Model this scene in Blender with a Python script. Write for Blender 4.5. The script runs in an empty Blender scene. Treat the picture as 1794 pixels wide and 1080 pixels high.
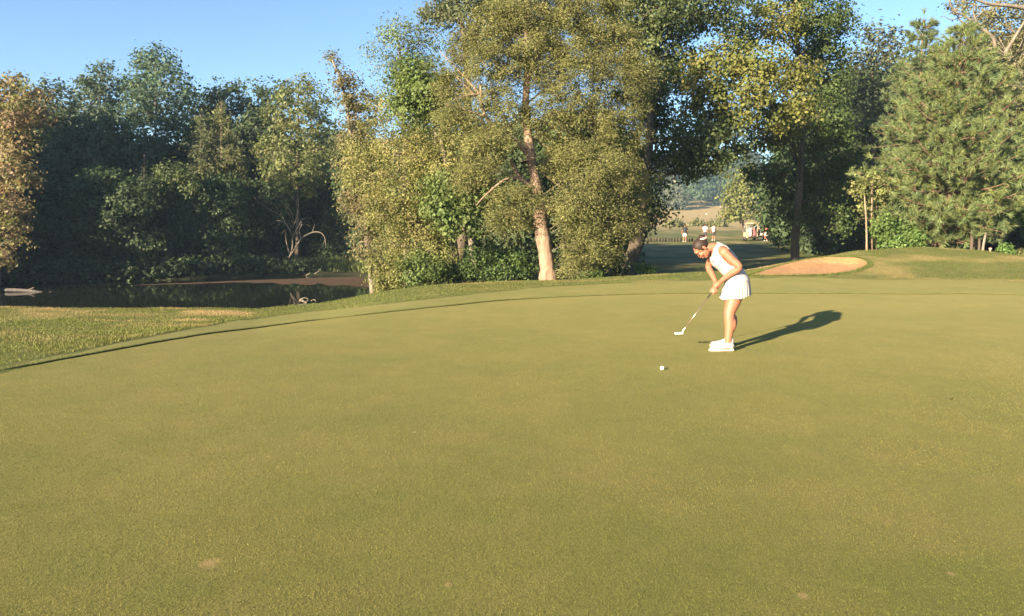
import bpy, math, random
import numpy as np
from mathutils import Vector, Matrix

# ------------------------------------------------------------------ camera, sky, sun, exposure
SC = bpy.context.scene
COL = SC.collection
CAM_H, FPX, PITCH = 1.6, 1281.0, math.radians(6.94)
cam_d = bpy.data.cameras.new('camera')
cam_d.sensor_fit = 'HORIZONTAL'; cam_d.sensor_width = 36.0
cam_d.lens = FPX / 1794 * 36.0
cam_d.clip_start = 0.05; cam_d.clip_end = 3000
cam = bpy.data.objects.new('camera', cam_d); COL.objects.link(cam)
cam.location = (0, 0, CAM_H); cam.rotation_euler = (math.pi/2 - PITCH, 0, 0)
SC.camera = cam

SUN_EL = math.radians(15.4)
SUN_AZ = math.atan2(-0.655, -0.755)          # clockwise from +Y
to_sun = Vector((math.sin(SUN_AZ)*math.cos(SUN_EL), math.cos(SUN_AZ)*math.cos(SUN_EL), math.sin(SUN_EL)))
W = bpy.data.worlds.new('World'); SC.world = W; W.use_nodes = True
wn = W.node_tree; bg = wn.nodes['Background']
sky = wn.nodes.new('ShaderNodeTexSky'); sky.sky_type = 'NISHITA'; sky.sun_disc = False
sky.sun_elevation = SUN_EL; sky.sun_rotation = SUN_AZ % (2*math.pi)
sky.altitude = 1000; sky.air_density = 1.0; sky.dust_density = 1.2; sky.ozone_density = 3.3
wn.links.new(sky.outputs[0], bg.inputs[0]); bg.inputs[1].default_value = 0.050
sun_d = bpy.data.lights.new('sun', 'SUN'); sun_d.energy = 4.3; sun_d.angle = math.radians(0.5); sun_d.color = (1.0, 0.81, 0.57)
sun = bpy.data.objects.new('sun', sun_d); COL.objects.link(sun)
sun.rotation_euler = (-to_sun).to_track_quat('-Z', 'Y').to_euler(); sun.location = to_sun*100
vs = SC.view_settings
vs.view_transform = 'Standard'; vs.look = 'None'; vs.gamma = 1; vs.use_curve_mapping = False
vs.exposure = 2.4
SC.cycles.max_bounces = 6; SC.cycles.diffuse_bounces = 4; SC.cycles.transmission_bounces = 4; SC.cycles.transparent_max_bounces = 4

# ------------------------------------------------------------------ small helpers
CP, SP = math.cos(PITCH), math.sin(PITCH)
def at(px, py, Y):
    a, b = (px-897)/FPX, (540-py)/FPX
    d = np.array([a, CP + b*SP, -SP + b*CP]); t = Y/d[1]
    return np.array([0, 0, CAM_H]) + d*t
def mpp(Y): return Y/FPX                       # metres per photo pixel at distance Y
def smooth(a, b, x):
    t = np.clip((x-a)/(b-a), 0, 1); return t*t*(3-2*t)
_prm = np.random.default_rng(7).random((256, 256))
def vnoise(x, y):
    x = np.asarray(x, float); y = np.asarray(y, float)
    xi = np.floor(x).astype(int); yi = np.floor(y).astype(int); fx = x-xi; fy = y-yi
    fx = fx*fx*(3-2*fx); fy = fy*fy*(3-2*fy)
    g = lambda i, j: _prm[(xi+i) % 256, (yi+j) % 256]
    return (g(0,0)*(1-fx)+g(1,0)*fx)*(1-fy) + (g(0,1)*(1-fx)+g(1,1)*fx)*fy
def fbm(x, y, o=4):
    s, a, t = 0, 1, 0
    for k in range(o):
        s = s + a*vnoise(x*2**k+17*k, y*2**k-9*k); t += a; a *= .55
    return s/t
def nrm(v):
    return v/np.maximum(np.linalg.norm(v, axis=-1, keepdims=True), 1e-9)
def tag(o, label=None, cat=None, group=None, kind=None):
    for k, v in (('label', label), ('category', cat), ('group', group), ('kind', kind)):
        if v: o[k] = v
    return o
def link(name, me, m=None, parent=None):
    o = bpy.data.objects.new(name, me); COL.objects.link(o)
    if m is not None and len(me.materials) == 0: me.materials.append(m)
    if parent is not None: o.parent = parent
    return o
def empty(name, loc, rz=0.0):
    o = bpy.data.objects.new(name, None); COL.objects.link(o); o.location = loc; o.rotation_euler = (0, 0, rz)
    o.empty_display_size = .2
    return o
def mesh_np(name, v, f, tint=None, smooth_=False):
    """v (N,3); f (M,k) uniform faces"""
    me = bpy.data.meshes.new(name); v = np.asarray(v, np.float32); f = np.asarray(f, np.int32)
    k = f.shape[1]
    me.vertices.add(len(v)); me.vertices.foreach_set('co', v.ravel())
    me.loops.add(f.size); me.loops.foreach_set('vertex_index', f.ravel())
    me.polygons.add(len(f)); me.polygons.foreach_set('loop_start', np.arange(0, f.size, k, dtype=np.int32))
    me.polygons.foreach_set('use_smooth', np.full(len(f), smooth_, bool))
    if tint is not None:
        a = me.attributes.new('tint', 'FLOAT_COLOR', 'FACE')
        c = np.ones((len(f), 4), np.float32); c[:, :3] = tint; a.data.foreach_set('color', c.ravel())
    me.update(calc_edges=True)
    return me
class MB:
    """collects mixed polygons for one mesh"""
    def __init__(s): s.v = []; s.f = []
    def add(s, v, f):
        n = len(s.v); s.v.extend([tuple(map(float, p)) for p in v]); s.f.extend([tuple(int(i)+n for i in q) for q in f]); return s
    def tube(s, pts, rad, sides=6, cap=True):
        pts = np.asarray(pts, float); n = len(pts)
        rad = np.asarray(rad, float) if np.ndim(rad) else np.full(n, rad)
        t = np.gradient(pts, axis=0); t = nrm(t)
        ref = np.array([0.0, 0, 1.0]) if abs(t[0][2]) < .9 else np.array([1.0, 0, 0])
        u = nrm(np.cross(t[0], ref)); out = []
        ang = np.arange(sides)*2*math.pi/sides
        for i in range(n):
            u = nrm(u - t[i]*np.dot(u, t[i])); w = np.cross(t[i], u)
            out.append(pts[i] + rad[i]*(np.cos(ang)[:, None]*u + np.sin(ang)[:, None]*w))
        v = np.concatenate(out); f = []
        for i in range(n-1):
            for k in range(sides):
                k2 = (k+1) % sides
                f.append((i*sides+k, i*sides+k2, (i+1)*sides+k2, (i+1)*sides+k))
        if cap:
            f.append(tuple(range(sides-1, -1, -1))); f.append(tuple((n-1)*sides+k for k in range(sides)))
        return s.add(v, f)
    def box(s, c, sz, rz=0.0, rx=0.0, ry=0.0):
        x, y, z = [q/2 for q in sz]
        v = [Vector((a, b, d)) for a in (-x, x) for b in (-y, y) for d in (-z, z)]
        R = Matrix.Rotation(rz, 3, 'Z') @ Matrix.Rotation(ry, 3, 'Y') @ Matrix.Rotation(rx, 3, 'X')
        v = [R @ p + Vector(c) for p in v]
        return s.add(v, [(0,1,3,2),(4,6,7,5),(0,4,5,1),(2,3,7,6),(0,2,6,4),(1,5,7,3)])
    def loft(s, rings, cap=True):
        n = len(rings[0]); v = [p for r in rings for p in r]; f = []
        for i in range(len(rings)-1):
            for k in range(n):
                k2 = (k+1) % n; f.append((i*n+k, i*n+k2, (i+1)*n+k2, (i+1)*n+k))
        if cap:
            f.append(tuple(range(n-1, -1, -1))); f.append(tuple((len(rings)-1)*n+k for k in range(n)))
        return s.add(v, f)
    def ball(s, c, r, axes=None, nu=14, nv=9):
        r = np.array(r if np.ndim(r) else (r, r, r), float); A = np.eye(3) if axes is None else np.asarray(axes, float)
        rings = []
        for j in range(1, nv):
            ph = math.pi*j/nv
            rings.append([np.asarray(c) + A.T @ (r*np.array([math.sin(ph)*math.cos(2*math.pi*k/nu), math.sin(ph)*math.sin(2*math.pi*k/nu), -math.cos(ph)])) for k in range(nu)])
        return s.loft(rings)
    def mesh(s, name, smooth_=True):
        me = bpy.data.meshes.new(name); me.from_pydata(s.v, [], s.f); me.update()
        me.polygons.foreach_set('use_smooth', [smooth_]*len(me.polygons))
        return me
    def build(s, name, m, parent=None, smooth_=True): return link(name, s.mesh(name, smooth_), m, parent)
def catmull(p, n):
    p = np.asarray(p, float)
    if len(p) < 3:
        t = np.linspace(0, 1, n)[:, None]; return p[0]*(1-t)+p[-1]*t
    q = np.vstack([2*p[0]-p[1], p, 2*p[-1]-p[-2]]); out = []
    for s_ in np.linspace(0, len(p)-1-1e-6, n):
        i = int(s_); t = s_-i; a, b, c, d = q[i:i+4]
        out.append(.5*((2*b)+(c-a)*t+(2*a-5*b+4*c-d)*t*t+(3*b-a-3*c+d)*t**3))
    return np.array(out)

# ------------------------------------------------------------------ materials
def mat(name): 
    m = bpy.data.materials.new(name); m.use_nodes = True
    return m, m.node_tree.nodes, m.node_tree.links, m.node_tree.nodes['Principled BSDF']
def plain(name, c, rough=.6, spec=.3, metal=0.0, noise=0.0, scale=40, sss=0.0):
    m, n, l, p = mat(name)
    p.inputs['Base Color'].default_value = (*c, 1); p.inputs['Roughness'].default_value = rough
    p.inputs['Specular IOR Level'].default_value = spec; p.inputs['Metallic'].default_value = metal
    if noise:
        tc = n.new('ShaderNodeTexCoord'); t = n.new('ShaderNodeTexNoise'); t.inputs['Scale'].default_value = scale; t.inputs['Detail'].default_value = 5
        mx = n.new('ShaderNodeMix'); mx.data_type = 'RGBA'
        mx.inputs['A'].default_value = (*[x*(1-noise) for x in c], 1); mx.inputs['B'].default_value = (*[min(1, x*(1+noise)) for x in c], 1)
        l.new(tc.outputs['Object'], t.inputs['Vector']); l.new(t.outputs['Fac'], mx.inputs['Factor']); l.new(mx.outputs['Result'], p.inputs['Base Color'])
    return m
def leaf_material(name, trans=.45, gloss=.25):
    m, n, l, p = mat(name)
    a = n.new('ShaderNodeAttribute'); a.attribute_name = 'tint'
    l.new(a.outputs['Color'], p.inputs['Base Color']); p.inputs['Roughness'].default_value = .55; p.inputs['Specular IOR Level'].default_value = gloss
    tr = n.new('ShaderNodeBsdfTranslucent'); hs = n.new('ShaderNodeHueSaturation'); hs.inputs['Value'].default_value = 1.2; hs.inputs['Saturation'].default_value = 1.15
    l.new(a.outputs['Color'], hs.inputs['Color']); l.new(hs.outputs[0], tr.inputs['Color'])
    mx = n.new('ShaderNodeMixShader'); mx.inputs[0].default_value = trans
    l.new(p.outputs[0], mx.inputs[1]); l.new(tr.outputs[0], mx.inputs[2]); l.new(mx.outputs[0], n['Material Output'].inputs['Surface'])
    return m
M_LEAF = leaf_material('leaf'); M_NEEDLE = leaf_material('needle', .2, .3); M_BLADE = leaf_material('grass_blade', .3, .2)
def bark_material(name, c1, c2, scale=6.0):
    m, n, l, p = mat(name)
    tc = n.new('ShaderNodeTexCoord'); mp = n.new('ShaderNodeMapping'); mp.inputs['Scale'].default_value = (1, 1, .22)
    t = n.new('ShaderNodeTexNoise'); t.inputs['Scale'].default_value = scale; t.inputs['Detail'].default_value = 8; t.inputs['Roughness'].default_value = .7
    cr = n.new('ShaderNodeValToRGB'); cr.color_ramp.elements[0].position = .35; cr.color_ramp.elements[1].position = .65
    cr.color_ramp.elements[0].color = (*c1, 1); cr.color_ramp.elements[1].color = (*c2, 1)
    b = n.new('ShaderNodeBump'); b.inputs['Strength'].default_value = .7; b.inputs['Distance'].default_value = .05
    l.new(tc.outputs['Object'], mp.inputs[0]); l.new(mp.outputs[0], t.inputs['Vector']); l.new(t.outputs['Fac'], cr.inputs[0])
    l.new(cr.outputs[0], p.inputs['Base Color']); l.new(t.outputs['Fac'], b.inputs['Height']); l.new(b.outputs[0], p.inputs['Normal'])
    p.inputs['Roughness'].default_value = .9; p.inputs['Specular IOR Level'].default_value = .1
    return m
B_CEDAR = bark_material('cedar_bark', (.13, .085, .06), (.31, .225, .16), 7)
B_DARK = bark_material('dark_bark', (.045, .036, .028), (.12, .095, .07), 9)
B_GREY = bark_material('grey_bark', (.10, .085, .068), (.25, .21, .165), 9)
B_PINE = bark_material('pine_bark', (.11, .065, .045), (.28, .18, .125), 10)
B_DEAD = bark_material('bleached_wood', (.22, .19, .17), (.42, .37, .33), 12)

# ------------------------------------------------------------------ terrain height
CREST = np.array([(-500,535,13.5),(-300,536,14),(0,537,14.5),(250,540,15),(450,541,15.5),(560,531,16.5),(660,512,17.5),(760,500,18.5),(850,495,19.5),
  (1000,490,20.5),(1140,481,21.5),(1300,474,22.5),(1400,456,23.2),(1500,439.5,24),(1620,432.5,25),(1720,438.5,25),(1794,448,24.5),(2100,470,24)], float)
_cu, _cY, _cz = [], [], []
for a, b, c in CREST:
    P = at(a, b, c); _cu.append(P[0]/P[1]); _cY.append(c); _cz.append(P[2])
POND = np.array([(-90,27),(-60,25),(-30,23.5),(-15,23),(-9,23.5),(-6.3,25.5),(-5.4,29),(-6.4,35),(-7.8,41),(-9.2,46.5),(-11,49.6),(-13.5,49.4),(-16.5,47.8),(-22,45.2),(-26,43.8),(-32,43),(-44,42.5),(-60,42),(-90,44)], float)
PW = -2.2
def poly_sd(poly, x, y):
    """signed distance, negative inside"""
    x = np.asarray(x, float); y = np.asarray(y, float); d = np.full(x.shape, 1e9); ins = np.zeros(x.shape, bool); n = len(poly)
    for i in range(n):
        ax, ay = poly[i]; bx, by = poly[(i+1) % n]; ex, ey = bx-ax, by-ay
        t = np.clip(((x-ax)*ex+(y-ay)*ey)/(ex*ex+ey*ey), 0, 1)
        d = np.minimum(d, np.hypot(x-ax-t*ex, y-ay-t*ey))
        c = ((ay > y) != (by > y)) & (x < (bx-ax)*(y-ay)/((by-ay) if by != ay else 1e-9)+ax)
        ins ^= c
    return np.where(ins, -d, d)
_far = [(0,-.65),(95,-.65),(130,-.33),(160,.2),(200,.8),(250,2.2),(300,5.6),(340,9),(420,17),(900,20)]
def H0(x, y):
    x = np.asarray(x, float); y = np.asarray(y, float)
    u = x/np.maximum(y, 7.0)
    Yc = np.interp(u, _cu, _cY); zc = np.interp(u, _cu, _cz)
    front = np.where(zc > .12, 5.2, 6.5)
    z1 = zc*smooth(0, 1, (y-(Yc-front))/front)
    B = np.interp(y, [p[0] for p in _far], [p[1] for p in _far])
    B = B - 1.25*smooth(30, 44, y)*smooth(-4, -11, x)*smooth(100, 70, y) + .12*(fbm(x*.08, y*.08)-.5)*smooth(26, 40, y)
    B = B - 1.9*smooth(-.12, -.2, u)*smooth(34, 26, y)
    tt = np.clip((y-Yc)/(7.5-2.5*smooth(-.1, -.2, u)), 0, 1); z2 = zc + (B-zc)*(1-(1-tt)**2)
    z = np.where(y < Yc, z1, z2)
    sd = poly_sd(POND, x, y)
    b = PW + np.where(sd > 0, .42*sd, np.maximum(sd*.5, -1.2))
    k = .5; h = np.clip(.5+.5*(b-z)/k, 0, 1)
    zz = b*(1-h)+z*h - k*h*(1-h)
    zz = np.where(y > 10, zz, z)
    rough = .05*(fbm(x*.5+3, y*.5)-.5)*smooth(0, 2.5, (y-(Yc-front)))
    return zz + rough
def ground_hit(px, py, lo=2.0, hi=60.0, fn=None):
    fn = fn or H0; prev = lo
    for Y in np.arange(lo, hi, .05):
        P = at(px, py, Y)
        if P[2] <= float(fn(P[0], P[1])): return P
    return at(px, py, hi)
SANDPX = [(1308,484.5),(1345,484.5),(1420,483.5),(1480,479.5),(1512,471),(1522,463),(1510,455.5),(1480,452),(1440,452.5),(1402,458),(1360,469),(1330,478)]
SAND = np.array([ground_hit(a, b, 15)[:2] for a, b in SANDPX])
_sc = SAND.mean(0); _sa = np.unwrap(np.arctan2(*(SAND-_sc).T[::-1]))
SAND = catmull(np.vstack([SAND, SAND[:1]]), 97)[:-1]
def H1(x, y):
    return H0(x, y) - .20*smooth(0.0, .55, -poly_sd(SAND, x, y))*(.7)
# green and fringe outlines (radius by angle round a centre)
GC = np.array([4.0, 6.5])
def outline(px_pts, extra):
    P = [ground_hit(a, b, 3)[:2] for a, b in px_pts] + [np.array(e, float) for e in extra]
    P = catmull(np.vstack(P+[P[0]]), 600)
    d = P-GC; a = np.arctan2(d[:, 1], d[:, 0]); r = np.hypot(*d.T); o = np.argsort(a)
    return a[o], r[o]
ga, gr_ = outline([(0,648),(100,629),(200,612),(330,589),(450,573),(560,559),(640,550),(760,537),(900,524),(1040,517),(1200,513.5),(1400,513.5),(1600,514.5),(1794,516)],
                  [(15.5,13),(16.5,6),(14,-2),(7,-6),(-2,-6.5),(-6.5,-2.5),(-7,2.5)])
fa, fr_ = outline([(-80,664),(0,642),(150,613),(300,582),(420,561),(546,546),(620,539),(700,530),(800,518.5),(900,508),(1000,500.5),(1140,494),(1300,489),(1500,489),(1794,493)],
                  [(18.5,14),(19.5,6),(17,-4),(8,-9),(-3,-9.5),(-7,-3),(-7.3,2)])
def rad(a, aa, rr): return np.interp(a, np.concatenate([aa-2*math.pi, aa, aa+2*math.pi]), np.concatenate([rr]*3))
def green_d(x, y):   # distance to green edge along the ray, negative inside
    a = np.arctan2(y-GC[1], x-GC[0]); return np.hypot(x-GC[0], y-GC[1]) - rad(a, ga, gr_)
def fringe_d(x, y):
    a = np.arctan2(y-GC[1], x-GC[0]); return np.hypot(x-GC[0], y-GC[1]) - rad(a, fa, fr_)
def dryness(x, y):
    u = x/np.maximum(y, 7.0)
    d = smooth(.50, .72, fbm(x*.55+5, y*1.1+2))*.9
    d = d*(.35+.65*smooth(.1, .3, u)) + .55*smooth(.47, .62, fbm(x*.8, y*.8+40))*.0
    d = np.where((u < -.35) & (y > 12.5) & (y < 16.5), np.maximum(d, .85*smooth(.50, .66, fbm(x*.7+9, y*.9))), d)
    d = np.maximum(d*(1-.45*smooth(.3, .4, u)), .95*smooth(115, 160, y))
    return np.clip(d, 0, 1)

def spacing(lo, a, b, hi, h, g=1.13):
    m = list(np.arange(a, b+1e-6, h)); s, x = h, a; L = []
    while x > lo: s *= g; x -= s; L.append(x)
    s, x = h, b; R = []
    while x < hi: s *= g; x += s; R.append(x)
    return np.array(L[::-1]+m+R)
gx = spacing(-420, -17, 23, 420, .25); gy = spacing(-160, 3, 30, 600, .25, 1.07)
X, Y = np.meshgrid(gx, gy); Z = H1(X, Y) - .05*smooth(-.05, -.45, fringe_d(X, Y))
V = np.stack([X, Y, Z], -1).reshape(-1, 3); nx, ny = len(gx), len(gy)
i = (np.arange(ny-1)[:, None]*nx + np.arange(nx-1)[None]).ravel()
F = np.stack([i, i+1, i+nx+1, i+nx], 1)
me = mesh_np('ground', V, F, smooth_=True)
at_ = me.attributes.new('dry', 'FLOAT', 'POINT'); at_.data.foreach_set('value', dryness(X, Y).ravel().astype(np.float32))
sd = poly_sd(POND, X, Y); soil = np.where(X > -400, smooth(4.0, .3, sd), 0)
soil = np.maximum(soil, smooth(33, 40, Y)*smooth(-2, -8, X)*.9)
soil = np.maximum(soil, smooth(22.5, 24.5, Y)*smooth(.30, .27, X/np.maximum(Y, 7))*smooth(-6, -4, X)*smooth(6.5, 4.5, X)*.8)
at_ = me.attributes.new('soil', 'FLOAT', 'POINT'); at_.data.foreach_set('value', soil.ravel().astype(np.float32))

def turf_material(name, ca, cb, cdry, fine=160.0, bump=.006, patch=1.2, attr=None, spots=(), strength=.6, fine_amt=.35, sheen=0.0):
    m, n, l, p = mat(name)
    tc = n.new('ShaderNodeTexCoord'); V_ = tc.outputs['Object']
    def noise(s, d=4, r=.6, vec=None):
        t = n.new('ShaderNodeTexNoise'); t.inputs['Scale'].default_value = s; t.inputs['Detail'].default_value = d; t.inputs['Roughness'].default_value = r
        l.new(vec or V_, t.inputs['Vector']); return t.outputs['Fac']
    def ramp(fac, lo, hi):
        t = n.new('ShaderNodeMapRange'); t.inputs['From Min'].default_value = lo; t.inputs['From Max'].default_value = hi; l.new(fac, t.inputs['Value']); return t.outputs[0]
    def mix(f, a, b):
        t = n.new('ShaderNodeMix'); t.data_type = 'RGBA'
        if hasattr(f, 'links'): l.new(f, t.inputs['Factor'])
        else: t.inputs['Factor'].default_value = f
        for q, s in ((a, 'A'), (b, 'B')):
            if hasattr(q, 'links'): l.new(q, t.inputs[s])
            else: t.inputs[s].default_value = (*q, 1)
        return t.outputs['Result']
    def math_(op, a, b):
        t = n.new('ShaderNodeMath'); t.operation = op
        for q, k in ((a, 0), (b, 1)):
            if hasattr(q, 'links'): l.new(q, t.inputs[k])
            else: t.inputs[k].default_value = q
        return t.outputs[0]
    big = ramp(noise(patch, 5, .65), .36, .64); mid = ramp(noise(patch*7, 4, .6), .34, .66)
    c = mix(math_('MULTIPLY_ADD', big, .6), ca, cb) if False else mix(big, ca, cb)
    dryf = math_('MULTIPLY', ramp(noise(patch*2.3, 5, .7), .50, .72), .55)
    c = mix(dryf, c, cdry)
    f1 = noise(fine, 3, .7); f2 = noise(fine*.32, 3, .65)
    c = mix(math_('MULTIPLY', mid, .25), c, [q*.72 for q in ca])
    dk = ramp(f1, .30, .62); 
    cc = n.new('ShaderNodeMix'); cc.data_type = 'RGBA'; cc.blend_type = 'MULTIPLY'; cc.inputs['Factor'].default_value = 1
    lo = 1-fine_amt; hi = 1+fine_amt*.45
    l.new(c, cc.inputs['A']); l.new(mix(dk, (lo, lo, lo*.9), (hi, hi, hi)), cc.inputs['B']); c = cc.outputs['Result']
    if attr:
        for nm, colr in attr:
            a = n.new('ShaderNodeAttribute'); a.attribute_name = nm
            c = mix(a.outputs['Fac'], c, colr)
    for (sx, sy, r1, colr) in spots:
        wv = n.new('ShaderNodeTexNoise'); wv.inputs['Scale'].default_value = 26; l.new(V_, wv.inputs['Vector'])
        av = n.new('ShaderNodeVectorMath'); av.operation = 'MULTIPLY_ADD'; l.new(wv.outputs['Color'], av.inputs[0]); av.inputs[1].default_value = (r1*.9,)*3; l.new(V_, av.inputs[2])
        sb = n.new('ShaderNodeVectorMath'); sb.operation = 'MULTIPLY'; l.new(av.outputs[0], sb.inputs[0]); sb.inputs[1].default_value = (1, 1, 0)
        ds = n.new('ShaderNodeVectorMath'); ds.operation = 'DISTANCE'; l.new(sb.outputs[0], ds.inputs[0]); ds.inputs[1].default_value = (sx+r1*.45, sy+r1*.45, 0)
        c = mix(math_('MULTIPLY', ramp(ds.outputs['Value'], r1*1.1, r1*.3), .6), c, colr)
    l.new(c, p.inputs['Base Color'])
    hgt = math_('ADD', f1, math_('MULTIPLY', f2, 1.3))
    b = n.new('ShaderNodeBump'); b.inputs['Strength'].default_value = strength; b.inputs['Distance'].default_value = bump
    l.new(hgt, b.inputs['Height']); l.new(b.outputs[0], p.inputs['Normal'])
    p.inputs['Roughness'].default_value = .85; p.inputs['Specular IOR Level'].default_value = .12
    if sheen: p.inputs['Sheen Weight'].default_value = sheen; p.inputs['Sheen Roughness'].default_value = .45; p.inputs['Sheen Tint'].default_value = (.93, .84, .36, 1)
    return m
SPOTS = []
for (a, b, r1) in ((367,984,.06),(785,1020,.022),(1408,1041,.035),(1667,1003,.022)):
    P = ground_hit(a, b, 1.5); SPOTS.append((P[0], P[1], r1, (.36, .24, .115)))
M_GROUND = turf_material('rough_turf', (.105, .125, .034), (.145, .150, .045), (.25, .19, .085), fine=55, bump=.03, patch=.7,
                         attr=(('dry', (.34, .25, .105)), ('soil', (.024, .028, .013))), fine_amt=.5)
M_GREEN = turf_material('green_turf', (.126, .132, .032), (.170, .158, .043), (.222, .174, .061), fine=230, bump=.004, patch=.55, spots=SPOTS, strength=.95, fine_amt=.68, sheen=.068)
M_FRINGE = turf_material('fringe_turf', (.122, .138, .037), (.168, .166, .050), (.235, .185, .075), fine=110, bump=.010, patch=.7, fine_amt=.45, sheen=.055)
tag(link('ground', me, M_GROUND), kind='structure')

# putting green, fringe collar
K = 520; th = np.linspace(-math.pi, math.pi, K, endpoint=False)
rg = rad(th, ga, gr_); rf = rad(th, fa, fr_)
def ring_mesh(name, radii, zfun, centre=False):
    vs_, n = [], len(radii)
    for r, zo in zip(radii, zfun):
        x = GC[0]+r*np.cos(th); y = GC[1]+r*np.sin(th); vs_.append(np.stack([x, y, H0(x, y)+zo], -1))
    v = np.concatenate(vs_); f = []
    for i in range(n-1):
        k = np.arange(K); k2 = (k+1) % K; f.append(np.stack([i*K+k, (i+1)*K+k, (i+1)*K+k2, i*K+k2], 1))
    return mesh_np(name, v, np.concatenate(f), smooth_=True)
ts = np.concatenate([[.002], np.linspace(.03, 1, 70)])
tag(link('putting_green', ring_mesh('putting_green', [rg*t+.02*(t == 1) for t in ts], [-.024]*len(ts)), M_GREEN), kind='structure')
es = np.linspace(0, 1, 14)
wob = .012*np.sin(th*260)+.010*np.sin(th*143+1)
radii = [rg+.015+wob*.3, rg+wob, rg+.02+wob] + [rg+.02+(rf-rg-.02)*e for e in es[1:]] + [rf+.06]
fr = link('fringe', ring_mesh('fringe', radii, [-.035, -.013, -.006]+[-.004]*13+[-.03]), M_FRINGE); tag(fr, kind='structure')
fr.data.materials.append(plain('thatch', (.030, .030, .013), .95, .05, noise=.5, scale=60))
fr.data.polygons.foreach_set('material_index', [1 if q < K else 0 for q in range(len(fr.data.polygons))])

# sand bunker
cs = SAND.mean(0); rv = []
for t in np.linspace(.01, 1.0, 14):
    p = cs + (SAND-cs)*t; rv.append(np.column_stack([p, H1(p[:, 0], p[:, 1])+.02+.02*(fbm(p[:, 0]*3, p[:, 1]*3)-.5)]))
v = np.concatenate(rv); K2 = len(SAND); k = np.arange(K2)
f = np.concatenate([np.stack([i*K2+k, (i+1)*K2+k, (i+1)*K2+(k+1) % K2, i*K2+(k+1) % K2], 1) for i in range(13)])
m, n, l, p = mat('bunker_sand')
tc = n.new('ShaderNodeTexCoord'); t1 = n.new('ShaderNodeTexNoise'); t1.inputs['Scale'].default_value = 2.2; t1.inputs['Detail'].default_value = 8
l.new(tc.outputs['Object'], t1.inputs['Vector'])
cr = n.new('ShaderNodeValToRGB'); cr.color_ramp.elements[0].position = .3; cr.color_ramp.elements[1].position = .7
cr.color_ramp.elements[0].color = (.30, .160, .064, 1); cr.color_ramp.elements[1].color = (.375, .208, .086, 1)
t2 = n.new('ShaderNodeTexNoise'); t2.inputs['Scale'].default_value = 9; t2.inputs['Detail'].default_value = 6; l.new(tc.outputs['Object'], t2.inputs['Vector'])
b = n.new('ShaderNodeBump'); b.inputs['Strength'].default_value = .6; b.inputs['Distance'].default_value = .08
l.new(t2.outputs['Fac'], b.inputs['Height']); l.new(b.outputs[0], p.inputs['Normal']); l.new(t1.outputs['Fac'], cr.inputs[0]); l.new(cr.outputs[0], p.inputs['Base Color']); p.inputs['Roughness'].default_value = .95
tag(link('bunker_sand', mesh_np('bunker_sand', v, f, smooth_=True), m), kind='structure')

# pond water
pp = np.array([(c[0]+(0), c[1]) for c in POND]); pc = np.array([-20., 35.])
big = pc + (pp-pc)*1.06
m, n, l, p = mat('pond_water')
p.inputs['Base Color'].default_value = (.012, .014, .009, 1); p.inputs['Roughness'].default_value = .04; p.inputs['IOR'].default_value = 1.33
tc = n.new('ShaderNodeTexCoord'); t1 = n.new('ShaderNodeTexNoise'); t1.inputs['Scale'].default_value = 1.6; t1.inputs['Detail'].default_value = 3
b = n.new('ShaderNodeBump'); b.inputs['Strength'].default_value = .12; b.inputs['Distance'].default_value = .02
l.new(tc.outputs['Object'], t1.inputs['Vector']); l.new(t1.outputs['Fac'], b.inputs['Height']); l.new(b.outputs[0], p.inputs['Normal'])
mb = MB(); mb.add([(q[0], q[1], PW) for q in big], [tuple(range(len(big)))])
tag(mb.build('pond_water', m, smooth_=False), kind='structure')
# floating scum along the far shore
rng = np.random.default_rng(3)
sv, sf = [], []
def scum_patch(x, y, r, ry):
    n_ = 10; a = np.linspace(0, 2*math.pi, n_, endpoint=False); rr = r*(.6+.6*rng.random(n_))
    b0 = len(sv); zt = PW+.006+.004*rng.random()
    for q in range(n_): sv.append((x+math.cos(a[q])*rr[q], y+math.sin(a[q])*rr[q]*ry/r, zt))
    sf.append(tuple(b0+q for q in range(n_)))
for _ in range(2600):
    px = 235+420*rng.random()**.62; yy = np.interp(px, [235,420,520,600,655], [497.2,490.5,487,484,483.5])
    wd = np.interp(px, [235,420,520,655], [.7,2.2,7.5,14.5]); py = yy+wd*rng.random()**1.3*(.75+.6*vnoise(px*.05, 3.0))
    Yq = 3.8*FPX/(py-384)*.985; P = at(px, py, Yq)
    scum_patch(P[0], P[1], .12+.3*rng.random(), .10+.22*rng.random())
me = bpy.data.meshes.new('pond_scum'); me.from_pydata(sv, [], sf)
tag(link('pond_scum', me, plain('pond_scum', (.080, .052, .034), .9, .1, noise=.4, scale=3)), 'brown scum floating along the far edge of the pond', 'pond scum', kind='stuff')

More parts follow.
